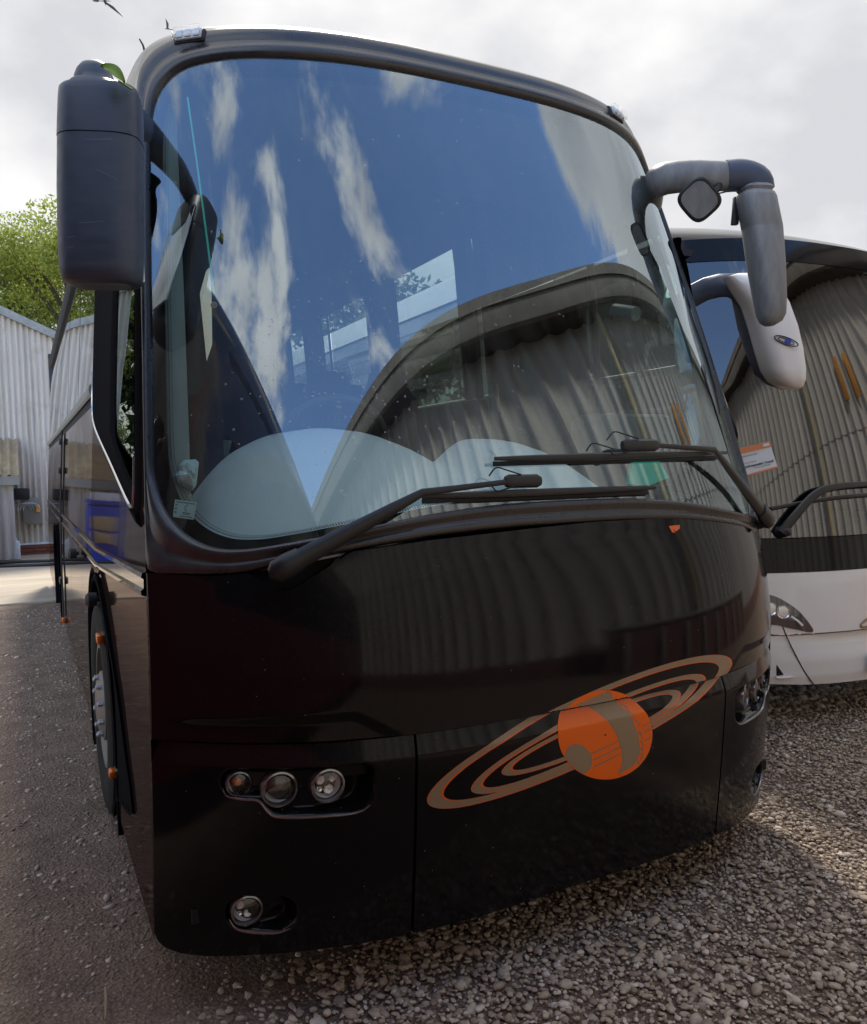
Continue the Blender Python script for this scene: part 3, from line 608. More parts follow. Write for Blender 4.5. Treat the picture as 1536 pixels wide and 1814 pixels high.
# ------------------------------------------------------------------ lamps in the bumper
def lamp(x, y, z, r, kind, parent):
    l_ = empty(kind, (x, y, z), parent)
    b_ = MB(); b_.lathe((0, 0, 0), (0, -1, 0), [(-.03, r*1.22), (.002, r*1.22), (.010, r*1.17), (.012, r*1.05), (.004, r*.98), (-.012, r*.97)], 36); b_.build('lamp_ring', 'lamp_rim', l_)
    b_ = MB(); b_.lathe((0, 0, 0), (0, -1, 0), [(-.008, r*.97), (-.018, r*.86), (-.034, r*.6), (-.045, r*.3), (-.046, .001)], 36); b_.build('reflector', 'reflector', l_)
    if kind == 'indicator_lamp':
        b_ = MB(); b_.lathe((0, 0, 0), (0, -1, 0), [(-.045, .004), (-.03, r*.42), (-.015, r*.46), (-.005, r*.3), (-.002, .001)], 20); b_.build('bulb', 'amber_bulb', l_)
    elif kind == 'dipped_beam':
        b_ = MB(); b_.lathe((0, 0, 0), (0, -1, 0), [(-.04, r*.66), (-.008, r*.68), (-.004, r*.62), (-.002, r*.5), (.002, r*.3), (.004, .001)], 36); b_.build('projector_lens', 'lamp_dark', l_)
    else:
        b_ = MB(); b_.lathe((0, 0, 0), (0, -1, 0), [(-.045, .003), (-.04, r*.2), (-.012, r*.22), (-.006, .001)], 18); b_.build('bulb', 'lamp_dark', l_)
        for fk, (fx, fz, fr) in enumerate(((-.42, .28, .34), (.40, .30, .30), (.12, -.42, .36), (-.5, -.3, .22))):
            b_ = MB(); b_.lathe((fx*r, -.004-.012*0+.016, fz*r), (-fx*.5, -1, -fz*.5), [(0, fr*r), (.004, fr*r*.8), (.002, .001)], 7); b_.build('facet', 'reflector' if fk % 2 == 0 else 'chrome', l_, smooth=False)
    b_ = MB(); b_.lathe((0, 0, 0), (0, -1, 0), [(-.002, r*.985), (.006, r*.9), (.011, r*.6), (.013, r*.3), (.0135, .001)], 36); b_.build('lens', 'lens', l_)
    return l_
for m in (0, 1):
    f_ = (lambda x: 2*XM-x) if m else (lambda x: x)
    for x_, z_, r_, kn in ((.205, .703, .030, 'indicator_lamp'), (.305, .687, .043, 'dipped_beam'), (.428, .692, .041, 'main_beam'), (.221, .320, .038, 'fog_lamp')):
        ys_ = float(rz(z_)-PB*(1-abs((x_-XM)/az(z_))**PP)); lo_ = lamp(f_(x_), ys_+.022+((.05 if kn == 'fog_lamp' else .014) if m else 0), z_, r_, kn, coach); lo_.rotation_euler = (0, 0, .55 if m else -.08)

    for pts_ in ([(.163, .695), (.172, .672), (.205, .664), (.248, .660), (.272, .628), (.300, .612), (.42, .609), (.50, .612), (.535, .630)], [(.172, .300), (.190, .272), (.225, .262), (.29, .260), (.325, .272)]):
        q_ = spline(pts_, 40); b_ = MB(); b_.tube([(f_(x), float(rz(z)-PB*(1-abs((x-XM)/az(z))**PP))-.0005, z) for x, z in q_], [.0045*math.sin(math.pi*t)**.5+.0006 for t in np.linspace(0, 1, 40)], 8); b_.build('lip_highlight', 'lamp_rim', coach)  # thin bright tube added as the highlight along the recess lip

# ------------------------------------------------------------------ planet logo, laid on the panels
def skin(px, py, off):
    u, z = hit(px, py)
    if z > ZS: return S(u, max(z, ZS+.004), crease(np.array(u), np.array(z))+off)
    zz = min(z, ZS-.007); return S(u, zz, LED(np.array(zz))+off)
def ell(cx, cy, a, b, ang, n, t0=0, t1=2*math.pi):
    q = np.linspace(t0, t1, n); c, s = math.cos(ang), math.sin(ang)
    return np.column_stack([cx+a*np.cos(q)*c-b*np.sin(q)*s, cy+a*np.cos(q)*s+b*np.sin(q)*c])
PC, PRX, PRY = (1071.5, 1301.5), 83.5, 79.0
logo = empty('planet_logo', (0, 0, 0), coach)
def side_of(p): return hit(*p)[1] > ZS
def band(name, A, B, mat, off, nb=2, clip=True):
    rowsb = []
    vv = []; ff = []; ups = []
    for k in range(nb+1):
        q = A+(B-A)*(k/nb)
        rowsb.append([skin(x, y, off) for x, y in q]); ups.append([side_of(p) for p in q])
    P = np.array(rowsb); n = P.shape[1]; upm = np.array(ups); F = []
    for i in range(nb):
        for j in range(n-1):
            mid = (A[j]+(B[j]-A[j])*((i+.5)/nb)+A[j+1]+(B[j+1]-A[j+1])*((i+.5)/nb))/2
            if clip and (((mid-PC)/[PRX, PRY])**2).sum() < .98: continue
            c4 = [upm[i, j], upm[i, j+1], upm[i+1, j+1], upm[i+1, j]]
            if any(c4) and not all(c4): continue
            F.append((i*n+j, i*n+j+1, (i+1)*n+j+1, (i+1)*n+j))
    o = mesh_obj(name, P.reshape(-1, 3), F, mat, logo); return o
th = math.radians(-25)
for (cx, cy, a, b, ta, tb, ang) in ((1025, 1296, 296, 55.5, 25, 8, -25.2), (1040.5, 1300, 229, 37, 17, 6.5, -26.0), (1048, 1299, 174.5, 25.5, 15, 5.5, -23.8)):
    ang = math.radians(ang); n = 240
    O_, I_ = ell(cx, cy, a, b, ang, n), ell(cx+ta*.08, cy-1, a-ta, b-tb, ang, n)
    band('ring', O_, I_, 'decal_tan', .0012, 3)
    band('ring_edge', I_, ell(cx+ta*.08+2.4, cy-1, a-ta-2.6, b-tb-1.0, ang, n), 'decal_edge', .0012, 1)
    band('ring_edge', ell(cx+2.2, cy, a+.6, b+.9, ang, n), O_, 'decal_edge', .0012, 1)
def disc_patch(name, poly, mat, off, c, lev=10):
    """fan of shrinking copies of a closed outline, so the sticker follows the panel; split at the panel gap"""
    poly = np.array(poly); V = []; upm = []
    L_ = np.linspace(1, .02, lev)
    for s in L_:
        for p in np.array(c)+(poly-np.array(c))*s: V.append(skin(p[0], p[1], off)); upm.append(side_of(p))
    n = len(poly); F = [f for f in gridfaces(lev, n, True) if len({upm[i] for i in f}) == 1]
    return mesh_obj(name, V, F, mat, logo)
full_e = ell(*PC, PRX, PRY, 0, 121)[:-1]
disc_patch('planet_disc', full_e, 'decal_orange', .0018, PC, 26)
cv = lambda L: np.array([(960+x/6.98, 1200+y/6.98) for x, y in L])
Lc = spline(cv([(400, 345), (570, 370), (740, 470), (880, 640), (950, 800), (985, 950), (980, 1080), (925, 1205)]), 60)
Rc = spline(cv([(790, 175), (930, 300), (1060, 430), (1125, 540), (1165, 660), (1200, 800), (1200, 940), (1125, 1090)]), 60)
band('planet_band', Lc, Rc, 'decal_tan', .0025, 16, clip=False)
sp = ell(960+445/6.98, 1200+1005/6.98, 27.5, 23, math.radians(58), 61)[:-1]
k_ = ((sp-PC)/[PRX, PRY]); rr_ = np.hypot(k_[:, 0], k_[:, 1]); sp = np.where((rr_ > .985)[:, None], np.array(PC)+(sp-PC)*(.985/np.maximum(rr_, .985))[:, None], sp)
disc_patch('planet_spot', sp, 'decal_tan', .0025, sp.mean(0), 8)
for a, b in (((590, 950), (940, 785)), ((630, 1020), (965, 860)), ((640, 1105), (970, 940)), ((1240, 605), (1350, 540)), ((1260, 680), (1360, 625)), ((1270, 780), (1345, 735))):
    A = np.linspace(cv([a])[0], cv([b])[0], 10); band('planet_stripe', A+[0, -1.1], A+[0, 1.1], 'decal_tan', .0026, 1, clip=False)
ch = MB()
for k in range(46):   # broken chequer along the band's edge
    t_ = rng.random(); i_ = int(t_*58); c_ = Rc[i_]+np.array([rng.uniform(1, 8), rng.uniform(-1, 1)]); dx = rng.uniform(1.0, 2.2)
    if side_of(c_+[0, 2.5]) != side_of(c_-[0, 2.5]) or (((c_-PC)/[PRX, PRY])**2).sum() > .93: continue
    ch.add([skin(*(c_+d), .0027) for d in ([-dx, -2.2], [dx*.4, -2.0], [dx, 2.2], [-dx*.3, 2.0])], [(0, 1, 2, 3)])
o = ch.build('planet_speckle', 'decal_tan', logo, smooth=False); o['kind'] = 'stuff'
# small orange mark near the top of the bonnet
bq = [skin(x, y, .0015) for x, y in ((1184, 932), (1204, 930), (1203, 937), (1196, 942), (1191, 937), (1195, 944), (1190, 943))]
mesh_obj('bonnet_mark', bq, [(0, 1, 2, 3, 4), (0, 4, 5, 6)], 'decal_edge', coach, smooth=False)

# ------------------------------------------------------------------ roof marker lamps
def roof_marker(u, z, rotz):
    p = S(np.array(u), np.array(z), .004); e_ = empty('roof_marker', tuple(p), coach); e_.scale = (.95, .75, .85)
    n = S(np.array(u), np.array(z), 1.0)-S(np.array(u), np.array(z), 0.0); e_.rotation_euler = Vector(n).to_track_quat('-Y', 'Z').to_euler()
    b_ = MB(); b_.box((0, .004, 0), (.122, .03, .062), bev=.010); b_.build('marker_base', 'rubber', e_)
    b_ = MB(); b_.box((0, -.026, .0), (.112, .040, .056), bev=.012); b_.build('marker_lens', 'lens', e_)
    b_ = MB(); b_.box((0, -.016, 0), (.100, .012, .046), bev=.004)
    for k in range(3): b_.box((-.034+k*.034, -.024, 0), (.024, .008, .036), bev=.003)
    b_.build('reflector', 'card_white', e_)
roof_marker(*hit(338, 68), 0); roof_marker(*hit(1088, 205), 0)

# ------------------------------------------------------------------ wipers
def wpt(px, py, off): u, z = hit(px, py); return S(np.array(u), np.array(z), off)
def wiper(piv, elbow, brk, b0, b1, cap0):
    w_ = empty('wiper', (0, 0, 0), coach)
    p0, p1, p2 = wpt(*piv, .055), wpt(*elbow, .06), wpt(*brk, .05)
    b_ = MB(); c1 = lerp(p0, p1, .17)
    b_.tube([lerp(p0, p1, -.03), lerp(p0, p1, .0), lerp(p0, p1, .08), c1], [.016, .030, .033, .029], 14, flat=(.75, 1.1)); b_.build('pivot_cap', 'black_plastic', w_)
    b_ = MB(); b_.tube([c1, lerp(p0, p1, .5), lerp(p0, p1, .8), p1, lerp(p1, p2, .3), lerp(p1, p2, .65), p2], [.026, .021, .016, .011, .009, .008, .008], 10, flat=(.6, 1.1)); b_.build('wiper_arm', 'black_plastic', w_)
    b_ = MB(); b_.tube([wpt(*piv, -.02), p0], .02, 12); b_.build('spindle', 'rubber', w_)
    n = 22; line_ = [wpt(*lerp(np.array(b0), np.array(b1), t), .030-.008*math.sin(math.pi*t)) for t in np.linspace(0, 1, n)]
    b_ = MB(); b_.tube(line_, [.004+.0065*math.sin(math.pi*min(max(t, .02), .98))**.6 for t in np.linspace(0, 1, n)], 8, flat=(.8, 1.2)); b_.build('wiper_blade', 'black_plastic', w_)
    l2 = [wpt(*lerp(np.array(b0), np.array(b1), t)+np.array([0, 5]), .006) for t in np.linspace(.01, .99, n)]
    b_ = MB(); b_.tube(l2, .005, 6, flat=(.6, 1.8)); b_.build('blade_rubber', 'rubber', w_)
    b_ = MB(); t0 = lerp(np.array(brk), np.array(b1), 0)
    q0, q1 = wpt(brk[0]-30, brk[1]+2, .045), wpt(brk[0]+32, brk[1]+1, .045)
    b_.tube([q0, lerp(q0, q1, .1), lerp(q0, q1, .9), q1], [.012, .016, .016, .011], 8, flat=(.9, 1.3)); b_.build('blade_clip', 'black_plastic', w_)
    b_ = MB(); s_ = spline([wpt(brk[0]+k[0], brk[1]+k[1], .055) for k in ((-60, -6), (-48, -20), (-30, -16), (-5, -8))], 14); b_.tube(s_, .0025, 6)
    s_ = spline([wpt(brk[0]+k[0], brk[1]+k[1], .05) for k in ((-55, 10), (-45, 20), (-30, 16), (-5, 8))], 14); b_.tube(s_, .0025, 6); b_.build('washer_hose', 'rubber', w_)
wiper((494, 1018), (738, 882), (912, 858), (742, 884), (1150, 868), 0)
wiper((1338, 930), (1240, 806), (1117, 795), (868, 818), (1274, 806), 0)

# ------------------------------------------------------------------ mirrors
def rounded_head(name, secs, mat, parent, n=40, pw=3.2):
    """lofted housing: secs = (centre, half_w vector, half_d vector) ; superellipse sections"""
    rows_ = []
    for c, a, b in secs:
        q = np.linspace(0, 2*math.pi, n, endpoint=False); cc, ss = np.cos(q), np.sin(q)
        x = np.sign(cc)*np.abs(cc)**(2/pw); y = np.sign(ss)*np.abs(ss)**(2/pw)
        rows_.append(np.array(c)+x[:, None]*np.array(a)+y[:, None]*np.array(b))
    P = np.array(rows_); V = P.reshape(-1, 3); F = gridfaces(len(secs), n, True); m_ = len(V)
    V = np.vstack([V, P[0].mean(0), P[-1].mean(0)])
    F += [(m_, (j+1) % n, j) for j in range(n)]+[(m_+1, (len(secs)-1)*n+j, (len(secs)-1)*n+(j+1) % n) for j in range(n)]
    return mesh_obj(name, V, F, mat, parent, sharp=55)
def along(px, py, depth):   # point on a sight line at a distance along the view axis
    d = fw+rt*(px-768)/FPX-up*(py-907)/FPX; return CAM+d*depth
# near mirror (left of the picture)
mir = empty('wing_mirror', (0, 0, 0), coach)
D1 = 2.30; RX = np.array([.95, -.31, 0]); DY = np.array([.31, .95, 0])
secs = []
for py, x0, x1, dep in ((499, 150, 216, .03), (501, 128, 232, .05), (494, 112, 238, .068), (470, 107, 240, .078), (420, 105, 240, .084), (330, 104, 239.5, .088), (242, 104.5, 239, .088)):
    c = along((x0+x1)/2, py, D1); hw = (x1-x0)/2/FPX*D1/.95; secs.append((c+DY*.05, RX*hw, DY*dep))
rounded_head('mirror_housing', secs, 'mirror_plastic', mir)
secs = []
for py, x0, x1, dep in ((240.5, 104, 239.5, .090), (200, 105, 239, .090), (165, 106, 238, .088), (155, 107, 237.5, .086), (150, 111, 235, .082)):
    c = along((x0+x1)/2, py, D1); hw = (x1-x0)/2/FPX*D1/.95; secs.append((c+DY*.05, RX*hw, DY*dep))
rounded_head('mirror_cap', secs, 'mirror_plastic', mir)
secs = []
for py, x0, x1, dep in ((152, 117, 222, .07), (140, 118, 205, .065), (136, 121, 200, .06), (133, 127, 193, .05), (124, 127, 191, .048), (112, 131, 187, .044), (102, 138, 182, .036), (96, 148, 174, .02)):
    c = along((x0+x1)/2, py, D1); hw = (x1-x0)/2/FPX*D1/.95; secs.append((c+DY*.05, RX*hw, DY*dep))
rounded_head('mirror_elbow', secs, 'mirror_plastic', mir, pw=2.4)
pa = along(178, 142, D1)+DY*.08; pb = S(np.array(-.99), np.array(2.72), -.01)
b_ = MB(); b_.tube(spline([pa, lerp(pa, pb, .35)+[0, 0, .02], lerp(pa, pb, .75)+[-.015, 0, .02], pb], 16), np.linspace(.04, .062, 16), 14, flat=(.7, 1.15)); b_.build('mirror_arm', 'mirror_plastic', mir)
c = along(172, 335, D1)+DY*.142
b_ = MB(); b_.box(c, (.19, .006, .46), R=np.column_stack([RX, DY, [0, 0, 1]]), bev=.002); b_.build('mirror_glass', 'chrome', mir)
for k, (xa, ya, xb, yb) in enumerate(((118, 421, 133, 418), (120, 438, 131, 437), (140, 395, 186, 391), (150, 247, 200, 246), (128, 180, 160, 176), (170, 300, 210, 318))):
    A_ = np.linspace((xa, ya), (xb, yb), 6); V = [along(x, y+d, D1-.0415) for x, y in A_ for d in (-.28, .28)]; mesh_obj('scuff', V, gridfaces(6, 2), 'grey_trim', mir, smooth=False)
# far mirror (right of the picture)
mir = empty('wing_mirror', (0, 0, 0), coach)
D2 = 3.42; pr = S(np.array(.965), np.array(2.78), -.02); el = along(1330, 325, D2)
b_ = MB(); b_.tube(spline([pr, lerp(pr, along(1165, 318, 3.45), .9), along(1215, 312, 3.42), along(1290, 312, D2)], 14), np.linspace(.075, .062, 14), 14, flat=(.7, 1.0)); b_.build('mirror_arm', 'worn_plastic', mir)
b_ = MB(); b_.tube(spline([along(1286, 312, D2), along(1315, 311, D2), along(1340, 320, D2), along(1346, 338, D2)], 14), [.066, .066, .066, .067, .067, .067, .067, .067, .066, .066, .065, .064, .063, .062], 14, flat=(.75, 1.0)); b_.build('mirror_elbow', 'mirror_plastic', mir)
secs = []
for py, x0, x1, dep in ((330, 1318, 1362, .05), (336, 1310, 1366, .062), (341, 1314, 1362, .055), (345, 1309, 1367, .065), (352, 1308, 1370, .07), (404, 1320, 1380, .072), (405.5, 1320.5, 1380.3, .071), (407, 1320.5, 1380.3, .072), (470, 1330, 1384, .074), (530, 1341, 1386, .07), (558, 1346, 1386, .06), (570, 1350, 1381, .045), (577, 1356, 1370, .02)):
    c = along((x0+x1)/2, py, D2); hw = (x1-x0)/2/FPX*D2/.95; secs.append((c, RX*hw, DY*dep))
rounded_head('mirror_housing', secs, 'worn_plastic', mir, pw=3.0)
b_ = MB(); cc = along(1310, 370, D2); b_.box(cc+DY*.03, (.03, .02, .12), R=np.column_stack([RX, DY, [.12, 0, 1]]), bev=.004); b_.build('mirror_bracket', 'black_plastic', mir)
for k, (xa, ya, xb, yb) in enumerate(((1330, 372, 1352, 345), (1335, 392, 1356, 362), (1338, 445, 1362, 412), (1332, 352, 1340, 384), (1345, 505, 1366, 470))):
    A_ = np.linspace((xa, ya), (xb, yb), 6); V = [along(x+d, y, D2-.0745) for x, y in A_ for d in (-.3, .3)]; mesh_obj('scuff', V, gridfaces(6, 2), 'grey_trim', mir, smooth=False)
km = empty('kerb_mirror', (0, 0, 0), coach); cc = along(1239, 354, 3.30)
view = (CAM-cc)/np.linalg.norm(CAM-cc); axx = np.cross([0, 0, 1], view); axx /= np.linalg.norm(axx); ayy = np.cross(view, axx)
r45 = math.radians(38); e1 = math.cos(r45)*axx+math.sin(r45)*ayy; e2 = -math.sin(r45)*axx+math.cos(r45)*ayy
rounded_head('mirror_rim', [(cc-view*.02, e1*.04, e2*.05), (cc-view*.012, e1*.066, e2*.072), (cc+view*.006, e1*.072, e2*.078), (cc+view*.010, e1*.068, e2*.074), (cc+view*.009, e1*.060, e2*.066)], 'black_plastic', km, pw=3.5)
rounded_head('mirror_glass', [(cc+view*.008, e1*.06, e2*.066), (cc+view*.0115, e1*.059, e2*.065)], 'worn_plastic', km, pw=3.5)
b_ = MB(); b_.tube(spline([cc-view*.015+e1*.03, along(1268, 338, 3.34), along(1276, 325, D2)], 8), .014, 8); b_.build('mirror_stalk', 'rubber', km)
b_ = MB(); b_.tube(spline([along(1272, 343, 3.33), along(1290, 338, 3.36), along(1306, 328, D2)], 8), .0035, 6); b_.build('mirror_cable', 'rubber', km)

# ------------------------------------------------------------------ cab and saloon, seen through the glass
def cab_box(name, c, d, mat, bev=.02): b_ = MB(); b_.box(c, d, bev=bev); return b_.build(name, mat, coach)
us = np.linspace(-.985, .985, 120)
base = S(us, np.interp(np.abs(us), [0, .4, .8, .98], [1.40, 1.38, 1.30, 1.30]), -.035)
def crest():
    L = []
    for px, py in ((285, 985), (318, 915), (345, 868), (400, 806), (470, 771), (560, 757), (640, 766), (700, 790), (745, 830)): L.append(at(px, py, 1, .36))
    for px, py in ((775, 815), (800, 785), (830, 776), (890, 780), (945, 800), (980, 838), (1000, 868)): L.append(at(px, py, 1, .30))
    return np.array(L)
cr_ = crest(); 
xx = base[:, 0]; zc = np.interp(xx, np.r_[cr_[:, 0], 2.0, 2.5], np.r_[cr_[:, 2], 1.40, 1.36]); ycr = np.interp(xx, [0, .9, 1.0, 2.5], [.36, .36, .30, .30])
ycr = np.maximum(ycr, base[:, 1]+.12)
kz = np.convolve(np.pad(zc, 2, mode='edge'), np.ones(5)/5, mode='valid')
rows_ = [base]
for t in np.linspace(.08, 1, 14):
    rows_.append(np.column_stack([xx, lerp(base[:, 1], ycr, t), base[:, 2]+(kz-base[:, 2])*np.sin(t*math.pi/2)**1.05]))
for t in (.25, .6, 1): rows_.append(np.column_stack([xx, ycr+.16*t, kz-.40*t*t]))
rows_.append(np.column_stack([xx, ycr+.2, 0*kz+.9]))
grid('dashboard', np.array(rows_), 'dash_grey', coach, flip=False)
# instrument hood seam and demister slots
b_ = MB(); b_.tube(spline([at(470, 782, 1, .30)+[0, 0, .003], at(505, 830, 1, .20), at(560, 870, 1, .10)], 10), .004, 6); b_.build('dash_seam', 'dash_dark', coach)
sw = empty('steering_wheel', tuple(at(585, 803, 1, .66)), coach); sw.rotation_euler = (math.radians(-62), 0, 0)
b_ = MB(); q = np.linspace(0, 2*math.pi, 41); b_.tube(np.column_stack([.235*np.cos(q), .235*np.sin(q), 0*q]), .017, 10, cap=False); b_.build('wheel_rim', 'dash_dark', sw)
b_ = MB()
for k in range(3): a = math.radians(-90+120*k); b_.tube([(.05*math.cos(a), .05*math.sin(a), -.02), (.22*math.cos(a), .22*math.sin(a), 0)], .014, 8)
b_.lathe((0, 0, -.04), (0, 0, 1), [(0, .05), (.03, .07), (.04, .05), (.045, .001)], 20); b_.build('wheel_hub', 'dash_dark', sw)
b_ = MB(); b_.tube([at(401, 812, 1, .75), at(403, 780, 1, .75)], [.008, .017], 10); b_.build('gear_lever', 'pillar_trim', coach)
cab_box('cab_floor', (XM, 1.4, .95), (2.2, 2.3, .06), 'interior_dark'); cab_box('saloon_floor', (XM, 6.3, 1.22), (2.2, 7.8, .06), 'interior_dark')
cab_box('bulkhead', (XM, REAR-.1, 2.2), (2.2, .05, 2.2), 'interior_dark'); 
Pc = np.array([np.column_stack([XM+sec[:, 0]*.93, 0*sec[:, 0]+y, sec[:, 1]-.06]) for y in (1.0, 1.7, 4, 8, REAR-.1)]); Pc[0, :, 2] -= .22
grid('ceiling', Pc[:, ksel], 'interior_dark', coach)
for s in (-1, 1):
    x = XM+s*.97; cab_box('luggage_rack', (x, 6.05, 3.12), (.36, 8.1, .16), 'interior_dark', .05)
    cab_box('side_lining', (XM+s*1.185, 6.2, 1.62), (.03, 7.8, .80), 'interior_dark')
def seat(x, y, z0, mat, w_=.46, hh=1.0):
    s_ = empty('seat', (x, y, z0), coach)
    rounded_head('backrest', [((0, .0, .38), (w_/2*.9, 0, 0), (0, .06, 0)), ((0, .02, .5), (w_/2, 0, 0), (0, .075, 0)), ((0, .06, .85), (w_/2, 0, 0), (0, .065, 0)), ((0, .085, hh), (w_/2*.8, 0, 0), (0, .055, 0)), ((0, .095, hh+.12), (w_/2*.62, 0, 0), (0, .04, 0))], mat, s_, 24)
    rounded_head('cushion', [((0, -.2, .36), (w_/2*.95, 0, 0), (0, .22, 0)), ((0, -.2, .42), (w_/2, 0, 0), (0, .25, 0)), ((0, -.2, .47), (w_/2*.95, 0, 0), (0, .23, 0))], mat, s_, 24)
    b_ = MB(); b_.box((0, -.15, .18), (w_*.7, .3, .36), bev=.02); b_.build('seat_base', 'interior_dark', s_)
seat(.62, 1.55, .98, 'seat_cloth', .52, 1.05)
for yy in np.arange(3.1, 9.9, .84):
    for x in (.33, .80, 1.70, 2.17): seat(x, yy, 1.24, 'seat_cloth', .44, .92)
for y0_, y1_ in ((2.15, 2.42), (3.37, 3.95), (5.07, 5.69), (6.04, 7.6), (7.9, 10.1)):
    zz = np.linspace(2.02, 3.2, 5); ys = np.linspace(y0_, y1_, 40); P = np.array([np.column_stack([XR(z)-.05+.012*np.sin(ys*60), ys, 0*ys+z]) for z in zz]); grid('curtain', P, 'interior_dark', coach)
# red belts and the dark blind, pillar trims, blind rod
for x, y in ((.30, 1.30), (.40, 1.45)):
    b_ = MB(); b_.box((x, y, 1.75), (.05, .012, .9), R=np.array(Matrix.Rotation(.25, 3, 'Y')), bev=.002); b_.build('seat_belt', 'seat_red', coach)
for s in (-1, 1):
    uu = s*.955; L = [S(np.array(uu), np.array(z), -.06) for z in np.linspace(1.36, 2.86, 12)]
    b_ = MB(); b_.tube(L, .026 if s < 0 else .012, 10, flat=(.8, 1.4)); b_.build('pillar_trim', 'pillar_trim' if s < 0 else 'dash_dark', coach)
pts_ = [(345, 410), (374, 395), (380, 520), (374, 640), (352, 700), (330, 700), (338, 560)]
b_ = MB(); b_.prism([at(x, y, 1, .80) for x, y in pts_], (0, .05, 0)); b_.build('sun_blind', 'interior_dark', coach)
pts_ = [(365, 480), (374, 470), (376, 610), (366, 640), (354, 520)]
b_ = MB(); b_.prism([at(x, y, 1, .78) for x, y in pts_], (0, .015, 0)); b_.build('cab_mirror', 'chrome', coach)
b_ = MB(); b_.tube([S(np.array(hit(327, 165)[0]), np.array(hit(327, 165)[1]), -.02), wpt(340, 270, -.03), wpt(354, 390, -.04), wpt(367, 508, -.05)], .0032, 6); b_.build('blind_rod', 'green_rod', coach)
b_ = MB(); b_.lathe(wpt(367, 526, -.05), (0, -1, 0), [(-.006, .010), (.004, .010), (.006, .004), (.006, .001)], 14); b_.build('rod_button', 'sack', coach)
# dark roller blind and header behind the top of the glass
us = np.linspace(-.93, .93, 40); grid('header_panel', np.stack([S(us, 0*us+2.93, -.05), S(us, 0*us+2.80, -.16), S(us, 0*us+2.78, -.30), S(us, 0*us+3.0, -.6)], 0), 'interior_dark', coach)
# things on the far side of the dash
b_ = MB(); b_.box(at(1060, 872, 1, .2), (.62, .10, .04), bev=.01); b_.build('dash_tray', 'dash_dark', coach)
b_ = MB(); b_.tube([at(985, 873, 1, -.02), at(1146, 869, 1, -.02)], .004, 8); b_.build('dash_light_strip', 'green_rod', coach)
b_ = MB(); b_.box(at(1105, 800, 1, .55), (.5, .2, .34), bev=.05); b_.build('courier_panel', 'dash_dark', coach)
b_ = MB(); q = np.linspace(math.pi, 2*math.pi, 20); cc = at(1172, 820, 1, .5); b_.tube(np.column_stack([cc[0]+.10*np.cos(q), 0*q+cc[1], cc[2]+.10*np.sin(q)]), .012, 8); b_.build('grab_handle', 'pillar_trim', coach)
b_ = MB(); b_.lathe(at(868, 812, 1, -.12), (0, -1, .3), [(0, .028), (.006, .024), (.014, .010), (.02, .004), (.02, .001)], 20); b_.build('suction_cup', 'lens', coach)
# far cab door: posts with glass between, seen through the windscreen
for y0_ in (.70, 1.02):
    b_ = MB(); b_.tube([(XR(z)-.03, y0_, z) for z in np.linspace(1.2, 2.7, 6)], .022, 8); b_.build('door_post', 'black_plastic', coach)
b_ = MB(); b_.tube([(XR(2.0)-.03, y, 2.0) for y in (.45, 1.1)], .02, 8); b_.build('door_rail', 'black_plastic', coach)
cc = at(1127, 556, 0, 2.36); b_ = MB(); b_.tube([cc, cc+np.array([-.02, .13, .03])], [.035, .042], 16); b_.build('reading_lamp', 'pillar_trim', coach)
# parking permit on the glass, paper bag on the dash
def on_glass(px, py, off): u, z = hit(px, py); return S(np.array(u), np.array(z), off)
st = empty('permit_sticker', (0, 0, 0), coach)
qv = [on_glass(x, y, -.006) for x, y in ((308, 884), (347, 889), (341, 920), (304, 915))]
def quad_on(a, b, c, d, name, mat, lift):
    def pt(s, t): return lerp(lerp(np.array(qv[0]), np.array(qv[1]), s), lerp(np.array(qv[3]), np.array(qv[2]), s), t)+np.array([0, -lift, 0])
    return mesh_obj(name, [pt(a, b), pt(c, b), pt(c, d), pt(a, d)], [(0, 1, 2, 3)], mat, st, smooth=False)
quad_on(0, 0, 1, 1, 'sticker_sheet', 'sticker', 0)
quad_on(.06, .08, .92, .15, 'print_line', 'ink_blue', .0006); quad_on(.04, .25, .16, .33, 'print_mark', 'ink_blue', .0006); quad_on(.04, .45, .15, .54, 'print_mark', 'ink_blue', .0006); quad_on(.04, .66, .15, .76, 'print_mark', 'ink_blue', .0006); quad_on(.3, .86, .92, .92, 'print_line', 'ink_blue', .0006)
quad_on(.42, .66, .80, .71, 'print_line', 'ink_dark', .0006); quad_on(.42, .75, .80, .78, 'print_line', 'ink_dark', .0006)
b_ = MB(); cq = lerp(lerp(np.array(qv[0]), np.array(qv[1]), .62), lerp(np.array(qv[3]), np.array(qv[2]), .62), .40)+[0, -.0006, 0]; q = np.linspace(0, 2*math.pi, 25); b_.tube(np.column_stack([cq[0]+.0075*np.cos(q), cq[1]+0*q, cq[2]+.009*np.sin(q)]), .0008, 5, cap=False); b_.build('print_emblem', 'ink_dark', st)
bag = [(309, 840), (318, 835), (318, 822), (326, 815), (345, 814), (352, 818), (350, 845), (346, 862), (340, 869), (312, 858)]
bp = np.array([at(x, y, 1, .10) for x, y in bag]); cb = bp.mean(0); V = []; n_ = len(bp)
for s, dy in ((1, .015), (.97, -.012), (.75, -.035), (.45, -.04), (.15, -.048)):
    for k, p in enumerate(bp): V.append(cb+(p-cb)*s+np.array([0, dy+rng.uniform(-.010, .010), rng.uniform(-.004, .004)]))
tb_ = mesh_obj('paper_bag', V, gridfaces(5, n_, True)+[tuple(range(4*n_, 5*n_))], 'paper_white', None, smooth=False)
tag(tb_, 'crumpled white paper bag tucked in the windscreen corner above the permit sticker', 'paper bag')

